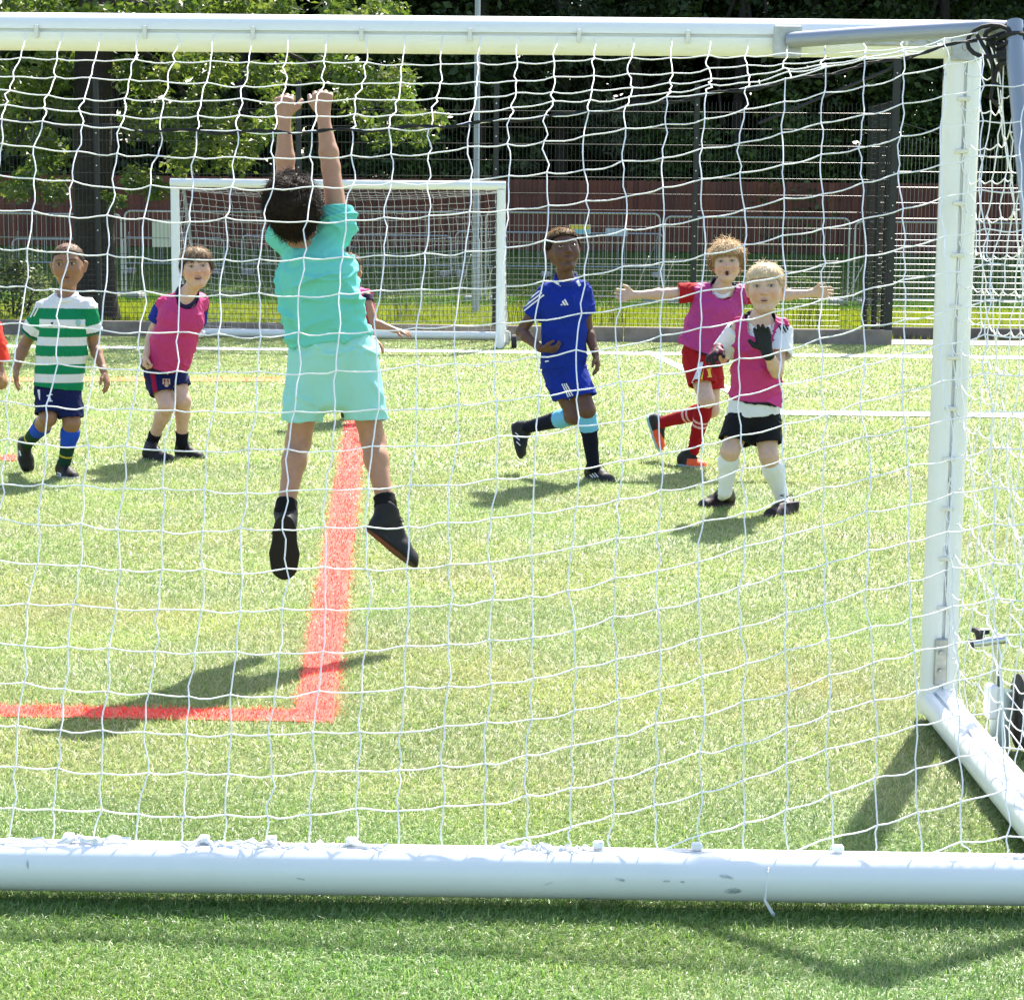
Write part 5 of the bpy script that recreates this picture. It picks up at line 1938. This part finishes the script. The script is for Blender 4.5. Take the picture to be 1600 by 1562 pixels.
S = dict(collar=((.02, .012, .06), .05, .053, .006), d=dB, head=(307, 420, 59, 12, 3, 5), mouth='open', gaze=(-.1, .05), iris=(.10, .10, .10), **SK_FAIR, hdy=-.12,
    J=dict(neck=(293, 458, -.06), chest=(284, 496, -.03), pel=(257, 578, .06), shL=(258, 476, .0), shR=(311, 473, .05), elL=(240, 517, .06), wrL=(229, 553, -.04), elR=(303, 520, .20), wrR=(285, 560, .14),
           hipL=(245, 586, .06), hipR=(272, 582, .06), knL=(261, 634, -.06), anL=(237, 692, .06), knR=(286, 626, .0), anR=(284, 692, .10)),
    handL=dict(fd=(-.15, -.3, -1), pn=(1, .3, 0), ts=(.2, -1, 0), curl=.9, spread=.02), handR=dict(fd=(-.4, -.2, -1), pn=(-1, 0, 0), ts=(0, -1, 0), curl=.5),
    ftL=(G(224, 719), G(272, 722), UP), ftR=(G(275, 714), G(318, 718), UP),
    shoe=dict(col=(.013, .012, .014), sole=(.03, .03, .032), lace=(.02, .02, .022), sc=.95),
    hair=dict(col=(.060, .034, .019), col2=(.12, .072, .042), thick=.011, line=.040, dip=.004, side=.002, back=-.045, n=3200, len=.045, lift=.07, rand=.14, w=.0011, lump=.002, top=(.42, .30, .19), arch=.1,
              locks=[(-.03, .055, -.036, .036, .012), (-.01, .055, -.008, .033, .010), (.016, .055, .02, .031, .012), (.036, .055, .042, .034, .010)]),
    shirt=dict(col=barca_col, hw=(.118, .088), cw=(.122, .090), hem=-.02, sl=.62, sr=(.056, .064), amp=.003, nr=.05, nd=.03),
    bib=dict(col=PINK, trim=(.03, .012, .045), hw=(.134, .098), cw=(.118, .090), mw=(.122, .092), hem=.015, hemtilt=(.25, 0, 0), nr=.060, nd=.045, amp=.005, ar=.050, ao=.062, ad=.07),
    shorts=dict(col=barca_short, w=(.118, .09), r=(.074, .078), t=.62, tR=.5, top=.08),
    sock=dict(t=.74, o=.006, col=(.010, .010, .016)))
oB = person('boy in a pink bib over a blue shirt leaning forward by the far goal', S)
marks(oB, 'shorts', 'badge', [((254, 592), (266, 592), (266, 601), (254, 601)), ((256, 601), (264, 601), (262, 605), (258, 605))], (.55, .42, .25), 4, 4)
marks(oB, 'shorts', 'badge_stripe', [bar(257, 593, 257, 602, 2), bar(262.5, 593, 262.5, 602, 2)], (.28, .02, .04), 2, 3, .0045)
marks(oB, 'shorts', 'number', [bar(255, 574, 262, 574, 2), bar(262, 575, 262, 585, 2), bar(257, 580, 262, 580, 1.6)], (.62, .5, .3), 3, 3)

# ---------------------------------------------------------------- goalkeeper from behind, in mid jump
dC = 6.42
TEAL, MINT = (.155, .60, .54), (.32, .70, .655)
def teal_col(v, J, ends, axis, side, front):
    c = np.tile(np.array(TEAL), (len(v), 1)).astype(float)
    for (sd_, sh, e, ax, r1) in ends:
        t = (v - sh) @ ax / np.linalg.norm(e - sh)
        dist = np.linalg.norm((v - sh) - np.outer((v - sh) @ ax, ax), axis=1)
        m = (t > .1) & (dist < .11)
        ph = np.sin((v @ (side * .6 + axis * .8)) * 520) > .2
        c[m & ph] = (.10, .50, .46)
    return c
S = dict(d=dC, head=(456, 327, 92, 197, 30, -8), hdy=-.05, mouth='closed', **SK_TAN, face=-1, h=.0036, q=.98, leg=.90,
    J=dict(neck=(476, 388, 0), chest=(494, 432, -.015), pel=(517, 545, .02), shL=(450, 372, .03), shR=(529, 358, .02), elL=(446, 272, .10), wrL=(444, 186, .12), elR=(517, 262, .08), wrR=(505, 180, .12),
           hipL=(488, 563, .02), hipR=(553, 560, .02), knL=(466, 690, .03), anL=(446, 797, -.10), knR=(583, 688, .03), anR=(603, 789, -.08)),
    handL=dict(fd=(-.05, .1, 1), pn=(.1, 1, 0), ts=(1, .1, .2), curl=.95, spread=.03, sc=.95, thumb=1.1), handR=dict(fd=(-.05, .1, 1), pn=(0, 1, 0), ts=(-1, .2, .1), curl=.98, spread=.03, sc=.98, thumb=.6),
    ftL=(P(445, 806, dC - .165), P(443, 906, dC - .125), V(0, 1, .15)), ftR=(P(572, 826, dC - .13), P(648, 888, dC - .05), V(.55, .35, .65)),
    shoe=dict(col=(.013, .013, .015), sole=(.010, .010, .011), lace=(.015, .015, .016), sc=1.0, sole_h=.02),
    hair=dict(col=(.012, .010, .009), col2=(.035, .024, .018), thick=.022, line=.05, side=-.035, back=-.062, n=9000, len=.036, lift=.14, rand=.40, curl=.9, w=.0008, lump=.007, lf=80, seed=4, nape=True, top=(.030, .019, .013)),
    shirt=dict(col=teal_col, hw=(.140, .098), cw=(.126, .092), mw=(.132, .096), hem=.03, hemtilt=(-.1, 0, 0), sl=.33, sr=(.060, .062), amp=.012, fq=70, seed=9, aniso=(.7, .7, 1.2), nr=.048, nd=-.012, shr=.056, h=.0036, sk=.03),
    shorts=dict(col=MINT, w=(.142, .098), r=(.082, .065), t=.74, tR=.74, top=.11, amp=.006, fq=60, lev=1.0, crotch=(518, 626)),
    sock=dict(t=.86, o=.006, col=(.010, .010, .011)))
oC = person('boy goalkeeper in turquoise kit seen from behind, leaping with both arms up', S)

# ---------------------------------------------------------------- boy in blue
dD = G(935, 752).y
RB = (.007, .030, .30)
S = dict(collar=((.007, .028, .28), .026, .050, .002), d=dD, head=(880, 393, 66, 14, 12, 4), mouth='closed', gaze=(.1, .25), iris=(.02, .012, .008), **SK_DARK, hdy=-.03,
    J=dict(neck=(884, 434, 0), chest=(883, 480, 0), pel=(880, 566, .02), shL=(856, 456, 0), shR=(909, 452, .02), elL=(814, 518, .05), wrL=(845, 545, -.10), elR=(918, 515, .06), wrR=(930, 552, -.02),
           hipL=(868, 578, .04), hipR=(893, 574, .02), knL=(898, 650, -.02), anL=(822, 668, .30), knR=(917, 640, -.08), anR=(927, 728, .0)),
    handL=dict(fd=(1, -.1, -.05), pn=(0, .6, 1), ts=(.1, -1, .4), curl=.45, spread=.12), handR=dict(fd=(.25, -.1, -1), pn=(-1, .2, -.2), ts=(-.2, -1, 0), curl=.35, spread=.1),
    ftL=(P(800, 662, dD + .34), P(812, 717, dD + .28), V(.9, -.35, .1)), ftR=(G(916, 748), G(958, 755), UP),
    shoe=dict(col=(.016, .016, .018), sole=(.03, .03, .033), lace=(.02, .02, .02), sc=.98),
    hair=dict(BUZZ, thick=.010, line=.064, top=(.34, .20, .075), lump=.003, n=1700, len=.014, col=(.010, .007, .006), col2=(.025, .015, .009)),
    shirt=dict(col=RB, hw=(.128, .094), cw=(.122, .090), mw=(.120, .09), hem=-.02, hemtilt=(.18, 0, 0), sl=.60, sr=(.054, .062), amp=.0045, nr=.052, nd=.014),
    shorts=dict(col=RB, w=(.118, .09), r=(.076, .084), t=.70, tL=.62, top=.06),
    sock=dict(t=.06, tL=.10, col=lambda t, s_: np.where((t < .36)[:, None], (.16, .48, .72), (.008, .010, .022))))
oD = person('boy in a royal blue kit running with his chin raised', S)
W_ = (.78, .78, .80)
marks(oD, 'shirt', 'sleeve_stripe', [bar(850, 461, 819, 486, 2.2), bar(847, 457.5, 817.5, 481.5, 2.2), bar(844, 454.5, 822, 472, 2.0)], W_, 8, 2)
marks(oD, 'shirt', 'collar_stripe', [bar(862, 438, 877, 446.5, 3.4), bar(901, 439, 906, 447, 4.5)], W_, 6, 3)
marks(oD, 'shirt', 'logo', [((876, 476.2), (878, 474.6), (879.6, 477.3), (876.4, 477.6)), ((878.2, 471.4), (880.4, 470), (884.2, 476.8), (881.2, 477.2)), ((881.2, 469), (883.2, 467.8), (888.2, 476.4), (885.4, 476.8))], W_, 3, 3)
marks(oD, 'shorts', 'side_stripe', [bar(878, 600, 892, 627, 1.9), bar(881.5, 599.5, 895.5, 626, 1.9), bar(885, 599, 899, 625, 1.9)], W_, 8, 2)
marks(oD, 'shirt', 'hem_mark', [bar(852, 565, 858, 564, 2)], W_, 3, 2)

marks(oD, 'shoeR', 'shoe_stripe', [bar(922, 741, 927, 746.5, 1.6), bar(925.5, 739, 931, 746, 1.6), bar(929, 738, 935, 745.5, 1.6)], W_, 4, 2)
marks(oD, 'shoeL', 'shoe_stripe', [bar(805, 676, 810, 680, 1.6), bar(806, 683, 812, 688, 1.6), bar(807, 690, 813, 696, 1.6)], W_, 4, 2)
# ---------------------------------------------------------------- boy in red with pink bib and arms spread
dE = G(1080, 730).y
REDK = (.42, .012, .018)
def red_short(v, J, axis, hs_, front):
    return np.tile(np.array(REDK), (len(v), 1)).astype(float)
def red_shirt(v, J, ends, axis, side, front):
    c = np.tile(np.array(REDK), (len(v), 1)).astype(float)
    nb = J['neck']
    dn = np.linalg.norm((v - nb) - np.outer((v - nb) @ axis, axis), axis=1)
    up = (v - nb) @ axis
    c[(dn < .072) & (up > -.05)] = (.76, .74, .74)
    return c
S = dict(collar=((.76, .73, .73), .050, .052, .006), d=dE, head=(1136, 412, 57, -8, 2, 4), mouth='oh', gaze=(0, .1), iris=(.10, .12, .14), **SK_PALE, hdy=-.05,
    J=dict(neck=(1129, 446, 0), chest=(1121, 482, 0), pel=(1098, 550, .02), shL=(1090, 457, 0), shR=(1163, 460, .02), elL=(1042, 459, .0), wrL=(992, 461, -.05), elR=(1218, 462, .05), wrR=(1268, 458, .06),
           hipL=(1086, 562, .02), hipR=(1108, 562, .02), knL=(1104, 624, -.12), anL=(1083, 704, .0), knR=(1112, 640, .02), anR=(1034, 660, .28)),
    handL=dict(fd=(-1, -.1, -.06), pn=(0, -1, .1), ts=(.1, .0, 1), curl=.22, spread=.16), handR=dict(fd=(1, 0, .06), pn=(0, -1, -.2), ts=(0, 0, 1), curl=.10, spread=.05),
    ftL=(G(1060, 728), G(1104, 733), UP), ftR=(P(1011, 651, dE + .34), P(1031, 706, dE + .30), V(.85, -.4, .25)),
    shoe=dict(col=(.02, .018, .018), sole=(.30, .48, .52), lace=(.015, .015, .015), sc=.98, accent=lambda cl, x, y, z: cl.__setitem__((x > .42) & (z > .016) & (z < .055), (.85, .11, .02))),
    hair=dict(col=(.30, .17, .07), col2=(.50, .33, .16), thick=.018, line=.046, dip=.004, side=-.018, back=-.05, n=4200, len=.05, lift=.30, rand=.42, curl=.9, w=.0011, lump=.007, lf=60, top=(.80, .64, .42), seed=6, arch=.2,
              locks=[(-.035, .06, -.045, .036, .012), (-.012, .06, -.018, .042, .010), (.012, .06, .018, .038, .012), (.036, .06, .048, .034, .010)]),
    shirt=dict(col=red_shirt, hw=(.122, .09), cw=(.124, .09), hem=-.03, sl=.62, sr=(.054, .062), amp=.0035, nr=.046, nd=.01),
    bib=dict(col=PINK2, trim=(.03, .012, .045), hw=(.156, .108), cw=(.132, .10), mw=(.140, .102), hem=-.005, hemtilt=(-.15, 0, 0), nr=.068, nd=.055, ar=.052, ao=.058, ad=.07, amp=.007),
    shorts=dict(col=red_short, w=(.118, .09), r=(.076, .084), t=.62, tR=.58, top=.06),
    sock=dict(t=.02, col=lambda t, s_: np.where((((t > .40) & (t < .44)) | ((t > .48) & (t < .52)))[:, None], (.72, .42, .42), (.30, .008, .014))))
oE = person('fair haired boy in a purple pink bib and red kit with both arms spread wide', S)
marks(oE, 'shorts', 'side_panel', [((1094, 566), (1099, 566), (1092, 598), (1081, 598))], (.76, .75, .76), 5, 6)
marks(oE, 'shorts', 'side_panel', [((1098.5, 580), (1099.5, 576), (1097, 598), (1092.5, 598))], (.80, .60, .03), 4, 6)
marks(oE, 'shorts', 'badge', [bar(1107, 577, 1109, 588, 4.5), bar(1104, 578, 1111, 576, 1.8), bar(1105, 589, 1112, 589, 2)], (.82, .55, .06), 3, 3)

# ---------------------------------------------------------------- blond boy with goalkeeper gloves
dF = G(1222, 802).y
def f_shirt(v, J, ends, axis, side, front):
    return np.tile(np.array((.78, .79, .82)), (len(v), 1)).astype(float)
S = dict(collar=((.76, .77, .80), .055, .054, .006), d=dF, head=(1196, 452, 73, -12, 3, 3), mouth='part', gaze=(-.2, .2), iris=(.10, .12, .15), **SK_PALE, hdy=-.02,
    J=dict(neck=(1187, 495, 0), chest=(1186, 537, 0), pel=(1178, 642, .02), shL=(1154, 515, 0), shR=(1221, 514, .0), elL=(1126, 560, .10), wrL=(1121, 545, -.10), elR=(1214, 581, -.12), wrR=(1198, 548, -.20),
           hipL=(1162, 650, .02), hipR=(1194, 650, .02), knL=(1141, 704, -.06), anL=(1133, 768, .02), knR=(1201, 712, -.06), anR=(1224, 784, .05)),
    handL=dict(fd=(-.5, -.8, -.55), pn=(.3, -.3, -1), ts=(.8, -.2, .5), curl=.55, spread=.06, sc=1.0), handR=dict(fd=(-.28, -.1, 1), pn=(-.2, -1, 0), ts=(-1, 0, .1), curl=.12, spread=.05, sc=1.0, thumb=1.3),
    gloveL=dict(col=(.020, .012, .016), col2=(.20, .02, .05)), gloveR=dict(col=(.012, .015, .022)),
    ftL=(G(1146, 790), G(1092, 794), UP), ftR=(G(1244, 801), G(1198, 809), UP),
    shoe=dict(col=(.020, .012, .016), sole=(.05, .02, .03), lace=(.012, .012, .012), sc=1.0),
    hair=dict(col=(.50, .36, .20), col2=(.72, .56, .36), thick=.009, line=.046, dip=.002, side=-.004, back=-.04, n=3800, len=.028, lift=.2, rand=.22, w=.0009, lump=.0022, top=(.86, .74, .54), seed=8, arch=.2),
    shirt=dict(col=f_shirt, hw=(.138, .104), cw=(.114, .09), mw=(.120, .095), hem=-.018, hemtilt=(.1, 0, 0), sl=.62, slL=.74, sr=(.058, .066), amp=.002, nr=.052, nd=.02),
    bib=dict(col=PINK, trim=(.012, .008, .022), hw=(.126, .100), cw=(.108, .090), mw=(.112, .094), hem=.045, hemtilt=(-.14, 0, 0), nr=.066, nd=.065, ar=.054, ao=.044, ad=.07, amp=.007, fq=85),
    shorts=dict(col=(.010, .010, .011), w=(.126, .095), r=(.078, .079), t=.74, tR=.70, top=.06, lev=.25, amp=.003),
    sock=dict(t=.02, tR=.16, col=lambda t, s_: np.tile(np.array((.74, .75, .77)), (len(t), 1))))
oF = person('blond boy in a pink bib, white shirt and black shorts raising a gloved hand', S)
K_ = (.012, .014, .022)
marks(oF, 'shirt', 'sleeve_stripe', [bar(1148, 497, 1135, 508, 2.2), bar(1151, 500, 1139, 513, 2.2), bar(1219, 503, 1228, 520, 2.4), bar(1215, 505, 1223, 521, 2.4), bar(1223, 500, 1231, 516, 2.2)], K_, 8, 2)
# pointed corner of the bib hanging free at the right hip
mb = MB()
a, b, c = P(1196, 626, dF - .085), P(1222, 612, dF - .03), P(1221, 638, dF - .07)
e = P(1233, 530, dF + .0)
n_ = V(0, -.004, 0)
mb.add([a, b, c, a + n_, b + n_, c + n_], [(0, 1, 2), (5, 4, 3), (0, 2, 5, 3), (2, 1, 4, 5), (1, 0, 3, 4)])
me = mb.mesh('bib_corner'); link('bib_corner', me, mat('bib_pink', PINK, .6, spec=.3, bump=.5, bscale=520, bdist=.0015), oF['bib'])

# ---------------------------------------------------------------- boy mostly hidden behind the goalkeeper
dG = G(592, 659).y
S = dict(d=dG, head=(545, 422, 47, 60, -5, 0), mouth='closed', **SK_TAN,
    J=dict(neck=(550, 452, 0), chest=(557, 480, 0), pel=(555, 545, .02), shL=(536, 460, .12), shR=(571, 464, -.06), elL=(545, 510, .1), wrL=(584, 530, -.05), elR=(585, 505, -.14), wrR=(617, 516, -.2),
           hipL=(545, 553, .06), hipR=(563, 553, -.04), knL=(540, 600, .05), anL=(548, 645, .15), knR=(578, 602, -.1), anR=(586, 648, -.02)),
    handL=dict(fd=(.7, 0, -.6), pn=(-.3, 0, -.8), ts=(0, -1, 0), curl=.3, spread=.12), handR=dict(fd=(1, -.1, -.15), pn=(0, .3, -1), ts=(0, -1, .5), curl=.2, spread=.16),
    ftL=(G(535, 655), G(568, 658), UP), ftR=(G(566, 657), G(604, 660), UP),
    shoe=dict(col=(.03, .03, .03), sole=(.6, .6, .58), sc=1.0),
    hair=dict(col=(.03, .02, .014), col2=(.07, .045, .03), thick=.010, line=.045, side=-.01, back=-.045, n=900, len=.03, lift=.2, rand=.25, w=.0016, top=(.22, .14, .09)),
    shirt=dict(col=(.03, .02, .05), hw=(.122, .09), cw=(.124, .09), hem=-.02, sl=.22, sr=(.050, .05), amp=.003, nr=.05),
    bib=dict(col=(.66, .045, .26), trim=(.03, .012, .045), hw=(.145, .105), cw=(.130, .10), hem=.0, nr=.066, nd=.04, ar=.056, ao=.05),
    shorts=dict(col=(.02, .02, .03), w=(.118, .09), r=(.076, .082), t=.72, top=.06), sock=dict(t=.3, col=(.02, .02, .025)))
oG = person('boy in a pink bib half hidden behind the leaping goalkeeper, one arm out', S)

# ---------------------------------------------------------------- boy cut off by the left edge
dH = 8.35
S = dict(d=dH, head=(-70, 410, 78, 10, 0, 0), mouth='closed', **SK_BROWN,
    J=dict(neck=(-70, 468, 0), chest=(-72, 515, 0), pel=(-78, 635, .02), shL=(-112, 492, 0), shR=(-28, 490, 0), elL=(-140, 570, .06), wrL=(-130, 630, -.08), elR=(0, 597, .03), wrR=(-30, 572, -.2),
           hipL=(-96, 648, 0), hipR=(-58, 648, 0), knL=(-100, 745, -.08), anL=(-100, 838, .0), knR=(-58, 745, -.05), anR=(-56, 838, .03)),
    handL=dict(fd=(0, -.2, -1), pn=(1, .1, 0), ts=(.2, -1, 0), curl=.3), handR=dict(fd=(-.7, -.6, .5), pn=(-.3, .5, -.5), ts=(0, -.5, 1), curl=.7),
    ftL=(G(-104, 860), G(-112, 885), UP), ftR=(G(-54, 858), G(-40, 884), UP),
    shoe=dict(col=(.02, .02, .02), sole=(.4, .4, .4), sc=1.0), hair=dict(BUZZ),
    shirt=dict(col=(.70, .045, .025), hw=(.132, .095), cw=(.126, .092), hem=-.02, sl=.72, sr=(.058, .068), amp=.004, nr=.052),
    shorts=dict(col=(.02, .02, .03), w=(.122, .09), r=(.078, .084), t=.72, top=.06), sock=dict(t=.2, col=(.5, .04, .03)))
oH = person('boy in an orange red shirt mostly cut off by the left edge', S)
